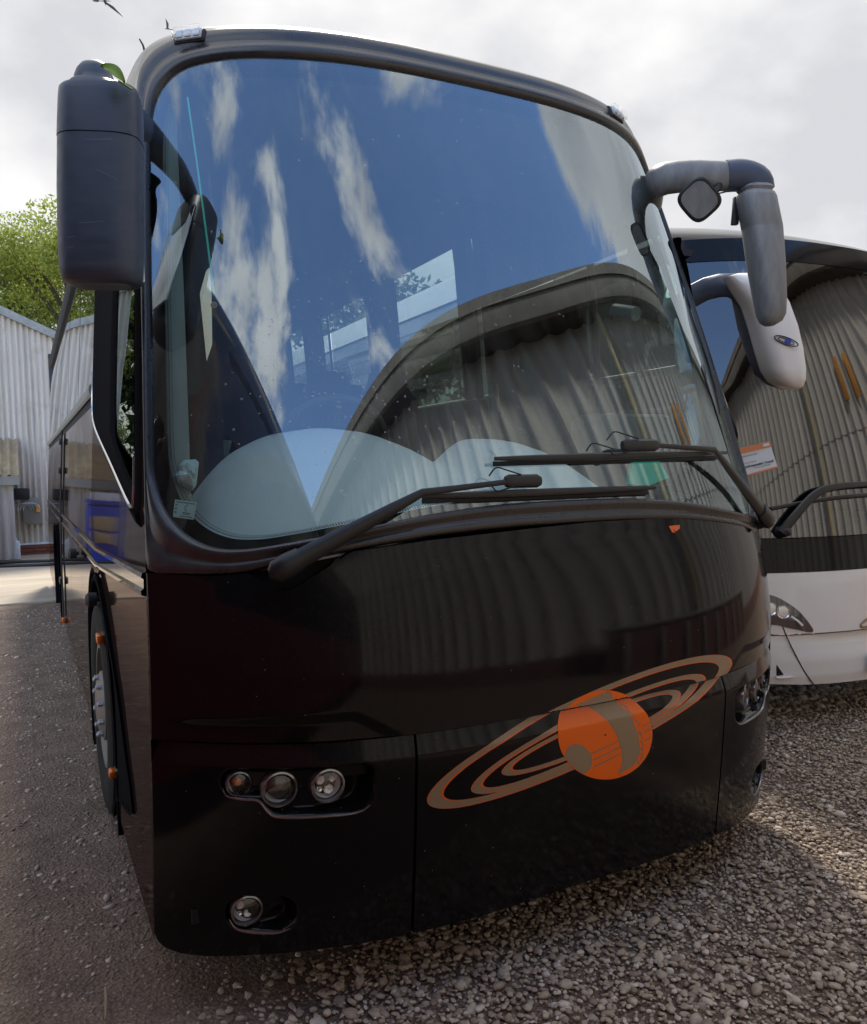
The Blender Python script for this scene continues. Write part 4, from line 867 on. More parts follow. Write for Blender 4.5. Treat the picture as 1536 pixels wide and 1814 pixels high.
b_ = MB(); b_.prism([at(x, y, 1, .34) for x, y in ((1126, 800), (1160, 803), (1186, 846), (1150, 860), (1112, 858))], (.01, .03, .0)); fo = b_.build('teal_reflection', 'green_rod', None, smooth=False); tag(fo, 'teal patch standing in for a reflection, behind the far wiper', 'teal_reflection')  # flat teal piece added in place of a teal reflection over the dash
# raindrops on glass and paint
dm = MB()
def drop(P, n, r):
    n = n/np.linalg.norm(n); a = np.cross(n, [0, 0, 1]); a /= np.linalg.norm(a); b = np.cross(n, a); k = 7
    V = [P+r*(math.cos(q)*a+math.sin(q)*b*1.25) for q in np.arange(k)*2*math.pi/k]+[P+r*.7*(math.cos(q)*a+math.sin(q)*b)+n*r*.35 for q in np.arange(k)*2*math.pi/k]+[P+n*r*.5]
    dm.add(V, gridfaces(2, k, True)+[(k+j, k+(j+1) % k, 2*k) for j in range(k)])
for k in range(520):
    u, z = rng.uniform(-.95, .95), rng.uniform(1.5, 2.9)
    if rng.random() < .45: u, z = rng.normal(-.6, .14), rng.normal(1.85, .2)
    elif rng.random() < .3: u, z = rng.normal(-.1, .2), rng.normal(1.7, .12)
    u = np.clip(u, -.95, .95); z = np.clip(z, 1.5, 2.9)
    P0 = S(np.array(u), np.array(z), -.0025); drop(P0, S(np.array(u), np.array(z), .1)-P0, rng.uniform(.0012, .0042))
o = dm.build('raindrops', 'drop', coach, sharp=None); o['kind'] = 'stuff'

sp_ = MB()
for k in range(130):
    u, z = rng.uniform(-.97, .97), rng.uniform(.25, 1.34)
    if abs(z-ZS) < .08: continue
    P0 = S(np.array(u), np.array(z), crease(np.array(u), np.array(z))+.0008 if z > ZS else .0008); r = rng.uniform(.0005, .0014)
    sp_.add([P0+[-r, 0, -r*.6], P0+[r*.8, 0, -r], P0+[r, 0, r*.7], P0+[-r*.5, 0, r]], [(0, 1, 2, 3)])
o = sp_.build('dirt_specks', 'grey_trim', coach, smooth=False); o['kind'] = 'stuff'
# ------------------------------------------------------------------ leaf, twig, birds
def flat_leaf(name, p, d, wv, L, mat):
    d = np.array(d)/np.linalg.norm(d); wv = np.array(wv)/np.linalg.norm(wv); nn = np.cross(d, wv); V = []; n = 9
    for t in np.linspace(0, 1, n):
        hw = L*.30*math.sin(math.pi*min(max(t, .02), .985))**.8
        c_ = np.array(p)+d*L*t+nn*.012*math.sin(3*t)
        for s in (-1, -.4, 0, .4, 1): V.append(c_+wv*hw*s+nn*(abs(s)*.010*(1-t*.3)))
    V = np.array(V); F = gridfaces(n, 5); m_ = len(V); V2 = np.vstack([V, V-nn*.0012]); F += [tuple(i+m_ for i in f[::-1]) for f in gridfaces(n, 5)]
    return mesh_obj(name, V2, F, mat, None)
lf = flat_leaf('leaf', along(178, 118, 2.22), along(216, 146, 2.24)-along(178, 118, 2.22), along(208, 124, 2.26)-along(190, 146, 2.22), .072, 'leaf_green')
tag(lf, 'bright green leaf caught on top of the near wing mirror', 'leaf')
b_ = MB(); b_.tube(spline([along(210, 143, 2.24), along(224, 152, 2.26), along(233, 158, 2.28)], 6), .003, 6); b_.build('stem', 'leaf_green', lf)
b_ = MB(); b_.tube(spline([along(186, 1752, 2.40)*[1, 1, 0]+[0, 0, .012], along(188, 1780, 2.36)*[1, 1, 0]+[0, 0, .018], along(187, 1812, 2.30)*[1, 1, 0]+[0, 0, .012]], 8), [.003, .004, .004, .005, .005, .005, .004, .004], 6)
def gp(px, py): return at(px, py, 2, 0.0)
b_ = MB(); b_.tube(spline([gp(187, 1755)+[0, 0, .012], gp(189, 1782)+[0, 0, .02], gp(187, 1813)+[0, 0, .012]], 10), [.003, .004, .0045, .005, .005, .005, .005, .004, .004, .003], 7)
tag(b_.build('twig', 'twig'), 'dry pale twig lying on the dirt by the lower edge', 'twig')
def bird(p, s, heading, flap, label):
    e_ = empty('bird', tuple(p)); e_.rotation_euler = heading
    rounded_head('body', [((0, -.10*s, 0), (.004*s, 0, 0), (0, 0, .004*s)), ((0, -.08*s, 0), (.016*s, 0, 0), (0, 0, .016*s)), ((0, -.02*s, 0), (.026*s, 0, 0), (0, 0, .026*s)), ((0, .06*s, 0), (.016*s, 0, 0), (0, 0, .014*s)), ((0, .13*s, 0), (.02*s, 0, 0), (0, 0, .003*s))], 'bird', e_, 12, 2)
    for g in (-1, 1):
        V = [(g*.01*s, -.05*s, 0), (g*.13*s, -.09*s, flap*s*.5), (g*.28*s, .02*s, flap*s), (g*.15*s, .02*s, flap*s*.5), (g*.01*s, .05*s, 0)]
        V = V+[(a, b, c-.006*s) for a, b, c in V]
        mesh_obj('wing', V, [(0, 1, 2, 3, 4), (9, 8, 7, 6, 5)]+[(i, (i+1) % 5, 5+(i+1) % 5, 5+i) for i in range(5)], 'bird', e_, smooth=False)
    tag(e_, label, 'bird', 'birds in flight')
bird(along(171, 1, 16), 1.0, (.3, .2, .5), .18, 'grey bird flying at the very top edge, paler of the pair')
bird(along(186, 3, 14), 1.0, (.4, 1.2, .2), .2, 'dark bird with lowered wing at the very top edge')
bird(along(297, 51, 30), .9, (.2, .4, .8), .25, 'tiny bird flying just beyond the coach roof corner')
b_ = MB(); p0 = along(256, 90, 3.35); p1 = along(247, 69, 3.35); b_.tube([p0-[0, 0, .12], p0, lerp(p0, p1, .5)+[.004, 0, 0], p1], [.006, .005, .004, .003], 6); b_.build('roof_aerial', 'rubber', coach)
#PART2

# ------------------------------------------------------------------ white coach beside it
WX, WB, WP = 4.47, .42, 2.8
def waz(z): return np.interp(z, [.2, 1.0, 2.0, 3.3], [1.27, 1.27, 1.24, 1.16])
def wrz(z): t = np.clip(np.asarray(z, float)-.5, 0, None); return 1.05+.06*t+.065*t*t+.05*np.clip(.5-np.asarray(z, float), 0, 1)
def WS(u, z, off=0.0):
    u, z = np.broadcast_arrays(np.asarray(u, float), np.asarray(z, float))
    f = lambda u, z: np.stack([WX+u*waz(z), wrz(z)-WB*(1-np.abs(u)**WP), z], -1)
    P = f(u, z); e = 2e-3; n = np.cross(f(np.clip(u+e, -1, 1), z)-f(np.clip(u-e, -1, 1), z), f(u, z+e)-f(u, z-e)); n /= np.linalg.norm(n, axis=-1)[..., None]
    return P+n*np.asarray(off)[..., None] if np.ndim(off) else P+n*off
def whit(px, py):
    d = ray(px, py); ts = np.linspace(2, 9, 5000); P = CAM+ts[:, None]*d; u = (P[:, 0]-WX)/waz(P[:, 2])
    g = P[:, 1]-(wrz(P[:, 2])-WB*(1-np.clip(np.abs(u), 0, 1)**WP)); ok = (np.abs(u) <= 1) & (g > 0); k = int(ok.argmax()); return float(u[k]), float(P[k, 2])
def wpx(px, py, off=0.0): u, z = whit(px, py); return WS(np.array(u), np.array(z), off)
wc = empty('coach', (0, 0, 0)); tag(wc, 'white and black coach parked alongside, carrying an orange and white card in its windscreen', 'coach')
us = usp(-1, 1, 120)
zlow = np.interp(np.abs(us), [0, .6, .9, 1], [.255, .265, .285, .31]); zbl = whit(1470, 1012)[1]; zhood = whit(1490, 1120)[1]
def wpanel(name, z0, z1, nz, mat, disp=None, a=0, b=None):
    uu = us[a:b]; tt = np.linspace(0, 1, nz); Z = z0[a:b][None]+(z1-z0)[a:b][None]*tt[:, None]; U = np.repeat(uu[None], nz, 0)
    P = WS(U, Z, disp(U, Z) if disp else 0*U)
    P = np.concatenate([P[:1]+[0, .03, 0], P, P[-1:]+[0, .03, 0]], 0); return grid(name, P, mat, wc, sharp=50)
one = np.ones_like(us)
def chin(U, Z):   # ledge under the bonnet edge, sloping face below
    return -.030*smooth(zhood-.17, zhood-.02, Z)*smooth(.95, .4, np.abs(U))-.012*smooth(.33, .25, Z)
wpanel('front_bumper', zlow, one*(zhood-.006), 40, 'white_low', chin)
wpanel('bonnet_flap', one*(zhood+.006), one*zbl, 24, 'white_paint')
wpanel('screen_base', one*(zbl+.003), one*1.115, 10, 'black_paint')
wpanel('screen_header', one*2.80, one*2.95, 10, 'black_paint')
wpanel('windscreen', one*1.12, one*2.795, 60, 'white_coach_glass', a=2, b=-2)
for a_, b_i in ((0, 4), (-4, None)): wpanel('screen_pillar', one*1.116, one*2.80, 12, 'black_paint', a=a_, b=b_i)
# roof cap and body
A0 = WS(us, one*2.95, 0); ux = np.sign(us)*np.abs(us)**1.0
secz = 3.44-.10*np.abs(us)**3-.26*np.clip(np.abs(us)-.86, 0, 1)/.14
A3 = np.column_stack([WX+us*1.20, 0*us+4.0, secz]); t0 = WS(us, one*2.96)-A0; t0 /= np.linalg.norm(t0, axis=1)[:, None]
A1 = A0+t0*.12+[0, .10, 0]; A2 = A3-[0, 1.6, 0]; T = np.linspace(0, 1, 18)[:, None, None]
grid('roof_cap', (1-T)**3*A0+3*(1-T)**2*T*A1+3*(1-T)*T**2*A2+T**3*A3, 'black_paint', wc, flip=True)
grid('roof', np.array([np.column_stack([WX+us*1.20, 0*us+y, secz]) for y in (4.0, 8, 13.4)]), 'white_paint', wc, flip=True)
for s in (-1, 1):
    zz = np.linspace(.3, 3.30, 24)
    def wgrid(name, z0, z1, y0, y1, mat, n=8):
        zz = np.linspace(z0, z1, n); R_ = []
        for z in zz:
            ya = float(wrz(z)) if y0 is None else y0; ys = np.linspace(ya, y1, 8); R_.append(np.column_stack([0*ys+WX+s*float(waz(z)), ys, 0*ys+z]))
        return grid(name, np.array(R_), mat, wc, flip=s < 0)
    wgrid('side_panel', .3, 1.55, None, 13.4, 'white_paint'); wgrid('cab_side_window', 1.56, 3.10, None, 2.6, 'side_glass')
    for k in range(7): wgrid('side_window', 1.56, 2.92, 2.64+k*1.54, 2.64+(k+1)*1.54-.03, 'side_glass')
    wgrid('cantrail', 2.93, 3.10, 2.62, 13.4, 'white_paint')
    for y in (3.2, 9.6): wheel(WX+s*1.16, y, s, wc, detail=False)
bx = MB(); bx.box((WX, 13.42, 1.9), (2.38, .06, 3.2), bev=.02); bx.build('rear_wall', 'white_paint', wc)
bx = MB(); bx.box((WX, 7.4, .75), (2.3, 11.6, .7)); bx.build('chassis', 'dark_gap', wc)
bx = MB(); bx.box((WX, 2.0, 1.0), (2.3, 1.4, .3), bev=.05); bx.build('dashboard', 'interior_dark', wc)
bx = MB(); bx.box((WX, 2.45, 2.0), (2.36, .05, 2.1)); bx.build('blackout_back', 'interior_dark', wc)  # dark wall added close behind the screen to keep the glass dark
bx = MB(); bx.box((WX, 1.95, 2.86), (2.3, 1.1, .04)); bx.build('ceiling', 'interior_dark', wc)  # dark panel added to cover the lit underside of the roof
bx = MB(); bx.box((WX+1.16, 1.75, 1.9), (.03, 1.45, 2.0)); bx.build('blackout_side', 'interior_dark', wc)  # dark panel added to block the bright far cab window
grid('front_valance', np.stack([WS(us, zlow+.02, -.02), WS(us, zlow+.05, -.4)], 0), 'dark_gap', wc)
# headlamp
hp = spline([(1352, 1052), (1372, 1056), (1395, 1068), (1418, 1086), (1440, 1118), (1410, 1115), (1380, 1108), (1352, 1100), (1352, 1052)], 60)[:-1]
def wpatch(name, poly, c, off, mat, parent, lev=6):
    V = []; poly = np.array(poly)
    for s_ in np.linspace(1, .03, lev):
        for p in np.array(c)+(poly-np.array(c))*s_: V.append(wpx(p[0], p[1], off))
    return mesh_obj(name, V, gridfaces(lev, len(poly), True), mat, parent)
hl = empty('headlamp', (0, 0, 0), wc)
wpatch('lamp_housing', hp, (1390, 1088), .004, 'dash_dark', hl); wpatch('lamp_cover', hp, (1390, 1088), .010, 'lens', hl)
for (x, y, r) in ((1387, 1084, .040), (1364, 1078, .040)):
    c = wpx(x, y, .006); nrm = wpx(x, y, .1)-c; b_ = MB(); b_.lathe(c, nrm, [(0, r), (.003, r*.95), (.0, r*.8), (.001, r*.72)], 30); b_.build('lamp_ring', 'chrome', hl)
    b_ = MB(); b_.lathe(c, nrm, [(-.0, r*.72), (.002, r*.4), (.003, .001)], 24); b_.build('projector_lens', 'reflector', hl)
b_ = MB(); b_.tube([wpx(x, y, .006) for x, y in ((1400, 1092), (1412, 1100), (1420, 1108))], .008, 8); b_.build('day_light', 'reflector', hl)
b_ = MB(); b_.tube([wpx(x, y, .001) for x, y in spline([(1386, 1110), (1400, 1142), (1424, 1188), (1447, 1220)], 20)], .0035, 6); b_.build('panel_gap', 'dark_gap', wc)
b_ = MB(); b_.prism([wpx(x, y, .004) for x, y in ((1376, 1178), (1388, 1195), (1376, 1197))], (0, .01, 0)); b_.build('air_slot', 'dark_gap', wc)
b_ = MB(); b_.tube([wpx(x, y, .006) for x, y in ((1374, 1200), (1390, 1200), (1408, 1198))], [.010, .008, .002], 8); b_.build('air_fin', 'white_paint', wc)
# ringed badge and plate at the middle of its front
b_ = MB(); q = np.linspace(0, 2*math.pi, 50); cu, cz = whit(1533, 1098); cu += .055
b_.tube([WS(np.array(cu+.088*math.cos(a)), np.array(cz+.026*math.sin(a)+.03*math.cos(a)), .004) for a in q], .0065, 8, cap=False); b_.build('badge_ring', 'decal_tan', wc)
b_ = MB(); b_.lathe(WS(np.array(cu), np.array(cz), .002), WS(np.array(cu), np.array(cz), .1)-WS(np.array(cu), np.array(cz), 0), [(0, .05), (.004, .05), (.005, .001)], 30); b_.build('badge_disc', 'decal_tan', wc)
pu, pz = whit(1531, 1172); pc = WS(np.array(pu+.205), np.array(pz), .012)
b_ = MB(); b_.box(pc, (.52, .012, .115), bev=.004); b_.build('number_plate', 'card_white', wc)
# its wiper pair
def wwiper(pts_, r, name): b_ = MB(); b_.tube(spline([wpx(x, y, o_) for x, y, o_ in pts_], 24), r, 8, flat=(.7, 1.2)); return b_
ww = empty('wiper', (0, 0, 0), wc)
wwiper(((1378, 945, .05), (1400, 915, .06), (1436, 876, .06), (1480, 863, .05), (1560, 858, .05)), np.linspace(.024, .011, 24), '').build('wiper_arm', 'black_plastic', ww)
wwiper(((1362, 902, .03), (1410, 893, .03), (1480, 882, .03), (1555, 876, .03)), .010, '').build('wiper_blade', 'black_plastic', ww)
b_ = MB(); b_.lathe(wpx(1380, 943, .0), (0, -1, .2), [(0, .035), (.06, .032), (.075, .015), (.076, .001)], 16); b_.build('pivot_cap', 'black_plastic', ww)
# card in the windscreen
cd_ = empty('notice_card', (0, 0, 0)); tag(cd_, 'white card with orange header and footer on the white coach windscreen beside the black coach', 'card')
ck = [wpx(x, y, .014) for x, y in ((1300, 797), (1361, 783), (1376, 829), (1316, 846))]
def cpt(s, t, lift=0): return lerp(lerp(np.array(ck[0]), np.array(ck[1]), s), lerp(np.array(ck[3]), np.array(ck[2]), s), t)+np.array([0, -lift, 0])
def cquad(n_, a, b, c, d, mat, lift):
    P_ = [cpt(a, b, lift), cpt(c, b, lift), cpt(c, d, lift), cpt(a, d, lift)]; P_ += [p+[0, .0015, 0] for p in P_]
    return mesh_obj(n_, P_, [(0, 1, 2, 3), (7, 6, 5, 4), (0, 4, 5, 1), (1, 5, 6, 2), (2, 6, 7, 3), (3, 7, 4, 0)], mat, cd_, smooth=False)
cquad('card_sheet', 0, 0, 1, 1, 'card_white', 0); cquad('header_band', 0, 0, 1, .20, 'card_orange', .003); cquad('footer_band', 0, .94, 1, 1, 'card_orange', .003)
cquad('corner_tab', .78, .04, .95, .14, 'card_white', .006); cquad('corner_tab', .03, .07, .12, .17, 'card_white', .006)
ex = (np.array(ck[1])-ck[0])/np.linalg.norm(np.array(ck[1])-ck[0]); ey = (np.array(ck[0])-ck[3]); ey -= ex*(ey@ex); ey /= np.linalg.norm(ey); ez = np.cross(ex, ey)
def text(body, s, t, size, bold=0):
    cu_ = bpy.data.curves.new('print', 'FONT'); cu_.body = body; cu_.size = size; cu_.offset = bold; cu_.extrude = .0002
    o = bpy.data.objects.new('printed_line', cu_); C.objects.link(o); p = cpt(s, t, .007)
    o.matrix_world = Matrix(((ex[0], ey[0], ez[0], p[0]), (ex[1], ey[1], ez[1], p[1]), (ex[2], ey[2], ez[2], p[2]), (0, 0, 0, 1)))
    cu_.materials.append(MATS['ink_dark']); bpy.context.view_layer.update(); me = bpy.data.meshes.new_from_object(o); mw = o.matrix_world.copy(); bpy.data.objects.remove(o)
    o = bpy.data.objects.new('printed_line', me); C.objects.link(o); o.parent = cd_; o.matrix_world = mw; return o
cwid = np.linalg.norm(np.array(ck[1])-ck[0])
text('Replacement for', .05, .33, cwid*.075); text('operating on behalf of', .05, .56, cwid*.045); text('Northamptonshire Council', .05, .70, cwid*.078, .0008); text('home to school transport', .36, .80, cwid*.045)
# its near mirror
wm = empty('wing_mirror', (0, 0, 0), wc); D3 = 4.05
secs = []
for py, x0, x1, dep in ((486, 1300, 1338, .03), (492, 1284, 1352, .06), (510, 1296, 1376, .085), (540, 1318, 1392, .095), (580, 1332, 1406, .10), (620, 1343, 1415, .10), (655, 1354, 1420, .095), (674, 1366, 1420, .085), (686, 1385, 1417, .06), (690, 1396, 1413, .03)):
    c = along((x0+x1)/2, py, D3); hw = (x1-x0)/2/FPX*D3/.95; secs.append((c, RX*hw, DY*dep))
rounded_head('mirror_housing', secs, 'white_low', wm, pw=2.8)
secs = []
for py, x0, x1, dep in ((512, 1296, 1345, .06), (530, 1303, 1350, .09), (580, 1314, 1372, .10), (630, 1331, 1395, .10), (660, 1341, 1408, .09), (680, 1364, 1413, .07), (689, 1385, 1411, .04)):
    c = along((x0+x1)/2, py, D3+.10); hw = (x1-x0)/2/FPX*D3/.95; secs.append((c, RX*hw, DY*dep))
rounded_head('mirror_shell', secs, 'mirror_plastic', wm, pw=2.8)
b_ = MB(); b_.tube(spline([WS(np.array(-.97), np.array(2.60), 0), along(1190, 545, 4.35), along(1250, 512, 4.2), along(1300, 506, 4.12), along(1322, 530, 4.12)], 20), .055, 12, flat=(.6, 1.1)); b_.build('mirror_arm', 'mirror_plastic', wm)
lgm = empty('mirror_logo', (0, 0, 0), wm)
def mpt(px, py): return along(px, py, D3-.108)
for a, b, t_, mt in ((22, 6.2, .003, 'ink_dark'), (15, 3.6, .002, 'ink_dark')):
    b_ = MB(); E_ = ell(1393, 604, a, b, math.radians(20), 40); b_.tube([mpt(x, y) for x, y in E_], t_, 6, cap=False); b_.build('logo_ring', mt, lgm)
b_ = MB(); E_ = ell(1396, 604, 5.6, 6.4, 0, 20); c_ = mpt(1396, 604)-DY*.002; b_.add([c_]+[mpt(x, y)-DY*.0015 for x, y in E_[:-1]], [(0, 1+(k+1) % 19, 1+k) for k in range(19)]); b_.build('logo_planet', 'blue_plastic', lgm, smooth=False)

# ------------------------------------------------------------------ maroon coach beside the camera (seen as a reflection)
mc = empty('coach', (-2.06, -11.7, 0)); tag(mc, 'maroon coach mirrored as a dark shape in the black coach windscreen and bonnet', 'coach')
secm = spline([(-1.25, .3), (-1.26, 1.2), (-1.22, 2.2), (-1.15, 3.1), (-1.02, 3.42), (-.6, 3.52), (0, 3.54), (.6, 3.52), (1.02, 3.42), (1.15, 3.1), (1.22, 2.2), (1.26, 1.2), (1.25, .3)], 60)
def mrow(y, s=1.0): return np.column_stack([secm[:, 0]*s, 0*secm[:, 0]+y, secm[:, 1]*(.35+.65*s) if s < 1 else secm[:, 1]])
Pm = (np.array([mrow(0, .6), mrow(0, .93), mrow(.2)]+[mrow(y) for y in (3, 6, 9, 11.3)]+[mrow(11.75, .97), mrow(11.95, .9), mrow(12.0, .55)]))
grid('body', Pm, 'maroon_paint', mc, flip=True, keep=lambda c: c[:, 2] < 1.62)
grid('upper_body', Pm, 'side_paint', mc, flip=True, keep=lambda c: c[:, 2] >= 1.62)
for s in (-1, 1):
    for k in range(7):
        zz = np.linspace(1.45, 3.08, 5); ys = np.array([.6+k*1.5, .6+k*1.5+1.46]); grid('side_window', np.array([np.column_stack([0*ys+s*(np.interp(z, [1.2, 2.2, 3.1], [1.26, 1.22, 1.15])+.006), ys, 0*ys+z]) for z in zz]), 'black_paint', mc, flip=s < 0)
    for y in (3.0, 9.2): wheel(s*1.12, y, s, mc, detail=False)
bx = MB(); bx.box((0, 6, .7), (2.3, 11.4, .7)); bx.build('chassis', 'dark_gap', mc)
bx = MB(); bx.box((0, 11.9, 2.25), (2.0, .22, 1.25), bev=.1); bx.build('windscreen', 'black_paint', mc)

# ------------------------------------------------------------------ corrugated buildings
def sheet(name, o, d, nrm, width, z0, z1, period, amp, mat, parent, lap=0.0):
    """one corrugated sheet; z1 may be (left, right)"""
    per = max(1, round(width/period)); n = per*(8 if period < .3 else 16)+1; t = np.linspace(0, 1, n); zt = lerp(*z1, t) if isinstance(z1, tuple) else z1+0*t
    h = amp*np.cos(t*per*2*math.pi) if period < .3 else amp*(2*np.abs(np.cos(t*per*math.pi))**5-.5); o = np.array(o, float); d = np.array(d, float); nrm = np.array(nrm, float); R_ = []
    for f in np.linspace(0, 1, 4): R_.append(o+t[:, None]*width*d+(h+lap)[:, None]*nrm+np.column_stack([0*t, 0*t, z0+(zt-z0)*f]))
    return grid(name, np.array(R_), mat, parent)
wh = empty('warehouse', (0, 0, 0)); tag(wh, 'tall grey corrugated warehouse with deep eave, mirrored in both coach windscreens', 'building')
dw = np.array([.857, .514, 0]); nw = np.array([-.514, .857, 0]); W0 = np.array([.206, -6.54, 0]); OVH = .40
for k in range(-7, 26):
    for j, (za, zb_) in enumerate(((.40, 3.2), (3.1, 5.92))):
        sheet('wall_sheet', W0+dw*k*1.05, dw, nw, 1.05, za, zb_, .35, .034, 'sheet_reflected', wh, lap=.012*j+.004*(k % 2))
Rw = np.column_stack([dw, nw, [0, 0, 1]])
b_ = MB(); b_.box(W0+dw*9.9+nw*.02+[0, 0, .21], (35.0, .30, .42), R=Rw); 
def brickmat():
    m, t = newmat('brick_wall'); L = t.links.new; o = N(t, 'ShaderNodeOutputMaterial'); p = N(t, 'ShaderNodeBsdfPrincipled'); L(p.outputs[0], o.inputs[0]); p.inputs['Roughness'].default_value = .9
    g = N(t, 'ShaderNodeTexCoord'); mpn = N(t, 'ShaderNodeMapping'); mpn.inputs['Rotation'].default_value = (math.pi/2, 0, 0); L(g.outputs['Object'], mpn.inputs[0])
    b = N(t, 'ShaderNodeTexBrick'); b.inputs['Scale'].default_value = 1; b.inputs['Brick Width'].default_value = .225; b.inputs['Row Height'].default_value = .075; b.inputs['Mortar Size'].default_value = .008
    b.inputs['Color1'].default_value = (.20, .062, .042, 1); b.inputs['Color2'].default_value = (.12, .04, .03, 1); b.inputs['Mortar'].default_value = (.25, .22, .19, 1); L(mpn.outputs[0], b.inputs['Vector']); L(b.outputs['Color'], p.inputs['Base Color']); MATS['brick_wall'] = m
brickmat(); b_.build('brick_plinth', 'brick_wall', wh)
b_ = MB(); b_.box(W0+dw*9.9+nw*(OVH+.02)+[0, 0, 6.2], (35.2, .10, .60), R=Rw, bev=.01); b_.build('fascia', 'fascia_grey', wh)
b_ = MB(); b_.box(W0+dw*9.9+nw*(OVH/2)+[0, 0, 5.93], (35.1, OVH+.04, .05), R=Rw); b_.build('soffit', 'soffit', wh)
b_ = MB(); b_.box(W0+dw*9.9-nw*2.0+[0, 0, 6.38], (35.1, 5.0, .2), R=Rw); b_.build('roof', 'fascia_grey', wh)
b_ = MB(); b_.box(W0+dw*9.9-nw*4.5+[0, 0, 3.1], (34.6, .1, 6.2), R=Rw); b_.build('back_wall', 'fascia_grey', wh)
b_ = MB(); b_.tube([W0+dw*6.7+nw*.14+[0, 0, z] for z in (.8, 3, 5, 5.9)], .075, 10); b_.build('downpipe', 'yellow_pipe', wh)
for k in (0, 1):
    b_ = MB(); b_.box(W0+dw*(8.75+k*.5)+nw*.09+[0, 0, 4.0], (.20, .03, .8), R=Rw, bev=.01); b_.build('rusty_panel', 'rust_orange', wh)

bwl = empty('brick_wall', tuple(W0+dw*7.3+nw*.36)); bwl.rotation_euler = (0, 0, math.atan2(dw[1], dw[0])); tag(bwl, 'red brick wall with pale piers, mirrored low in the white coach windscreen', 'wall', kind='thing')
b_ = MB(); b_.box((0, 0, .44), (5.2, .22, .88)); b_.build('brickwork', 'brick_wall', bwl)
b_ = MB(); b_.box((0, 0, .915), (5.3, .3, .07), bev=.01); b_.build('coping', 'wood_post', bwl)
for k in range(9):
    b_ = MB(); b_.box((-2.4+k*.6, .15, .40), (.07, .1, .8), bev=.01); b_.build('pier', 'wood_post', bwl)

fb = empty('shed_building', (0, 0, 0)); tag(fb, 'pale corrugated building across the yard with sloping roof edge', 'building')
YB = 15.35; ztop = lambda x: 4.82-.46*(x+.79)
for k in range(-2, 9):
    x0 = -.9+k*.92
    z1 = (ztop(x0), ztop(x0+.92)) if x0 > -3.6 else (ztop(-2*3.6-x0), ztop(-2*3.6-x0-.92))
    sheet('wall_sheet', (x0, YB, 0), (1, 0, 0), (0, -1, 0), .92, .22, z1, .1022, .024, 'sheet_pale', fb, lap=.010*(k % 2))
for xa, xb in ((-2.75, 6.4),):
    za, zb_ = ztop(-2.75), ztop(6.4)
    b_ = MB(); P_ = [(xa, YB-.12, za-.02), (xb, YB-.12, zb_-.02), (xb, YB-.12, zb_+.14), (xa, YB-.12, za+.14)]; b_.prism(P_, (0, .2, 0)); b_.build('barge_board', 'grey_trim', fb, smooth=False)
    b_ = MB(); P_ = [(xa, YB, za+.02), (xb, YB, zb_+.02), (xb, YB, zb_+.10), (xa, YB, za+.10)]; b_.prism(P_, (0, 14, 0)); b_.build('roof_slope', 'sheet_mossy', fb, smooth=False)
b_ = MB(); b_.box((1.8, YB+.06, .11), (9.1, .10, .22)); b_.build('plinth_core', 'fascia_grey', fb)
bb = MB(); bb.box((0, 0, 0), (.215, .10, .065), bev=.006); b0 = bb.build('brick', 'brick_red', fb); n_ = 0
for row in range(3):
    for k in range(20):
        o = b0 if n_ == 0 else b0.copy()
        if n_: C.objects.link(o)
        o.location = (-2.4+k*.225+(row % 2)*.112, YB+.012-.004*rng.random(), .036+row*.075); n_ += 1
b_ = MB(); b_.box((1.8, YB+.03, .24), (9.1, .14, .03)); b_.build('plinth_ledge', 'pale_plastic', fb)
lt = empty('lean_to', (0, 0, 0)); tag(lt, 'low lean-to with mossy roof against the pale corrugated building', 'lean-to')
o_ = np.array([-.36, YB-.02, 2.30]); V = []; n = 20*8+1; t = np.linspace(0, 1, n); h = .03*np.cos(t*15*2*math.pi); R_ = []
for f in np.linspace(0, 1, 5): R_.append(np.column_stack([-.36-t*2.3, YB-.02-f*1.25+0*t, 2.30-.72*f+h]))
grid('roof', np.array(R_), 'sheet_mossy', lt)
b_ = MB(); b_.box((-1.51, YB-1.27, 1.50), (2.32, .03, .16)); b_.build('fascia', 'fascia_grey', lt)
b_ = MB(); P_ = [(-.37, YB-.03, 2.27), (-.37, YB-1.26, 1.56), (-.37, YB-1.26, 1.46), (-.37, YB-.03, 1.5)]; b_.prism(P_, (-.05, 0, 0)); b_.build('cheek', 'sheet_pale', lt, smooth=False)
for k in range(2): sheet('wall_sheet', (-1.36-k*.9, YB-1.05, 0), (1, 0, 0), (0, -1, 0), .9, .05, 1.62, .146, .03, 'sheet_pale', lt, lap=.01*(k % 2))
# things along that wall
cb_ = empty('wall_cabinet', tuple(at(59, 905, 1, YB-.15))); tag(cb_, 'grey wall-mounted box with cables and orange lamp on the pale building', 'cabinet')
b_ = MB(); b_.box((0, 0, 0), (.32, .16, .52), bev=.02); b_.build('case', 'fascia_grey', cb_)
b_ = MB()
for k in range(4): q = np.linspace(0, math.pi, 12); b_.tube(np.column_stack([-.18+.09*np.cos(q)*1.6+k*.05, -.10-.02*k+0*q, .02+.14*np.sin(q)]), .010, 6)
b_.build('cable_loops', 'galvanised', cb_); b_ = MB(); b_.tube([(.08, -.12, -.02), (.08, -.12, .12)], .035, 10); b_.build('lamp', 'orange_plastic', cb_)
b_ = MB(); b_.box((-.22, -.06, .34), (.34, .16, .22), bev=.03); b_.build('black_hood', 'rubber', cb_)
jc = empty('water_container', tuple(at(19, 966, 1, YB-.8)*[1, 1, 0]+[0, 0, .025])); tag(jc, 'pale blue plastic container standing by the lean-to', 'container')
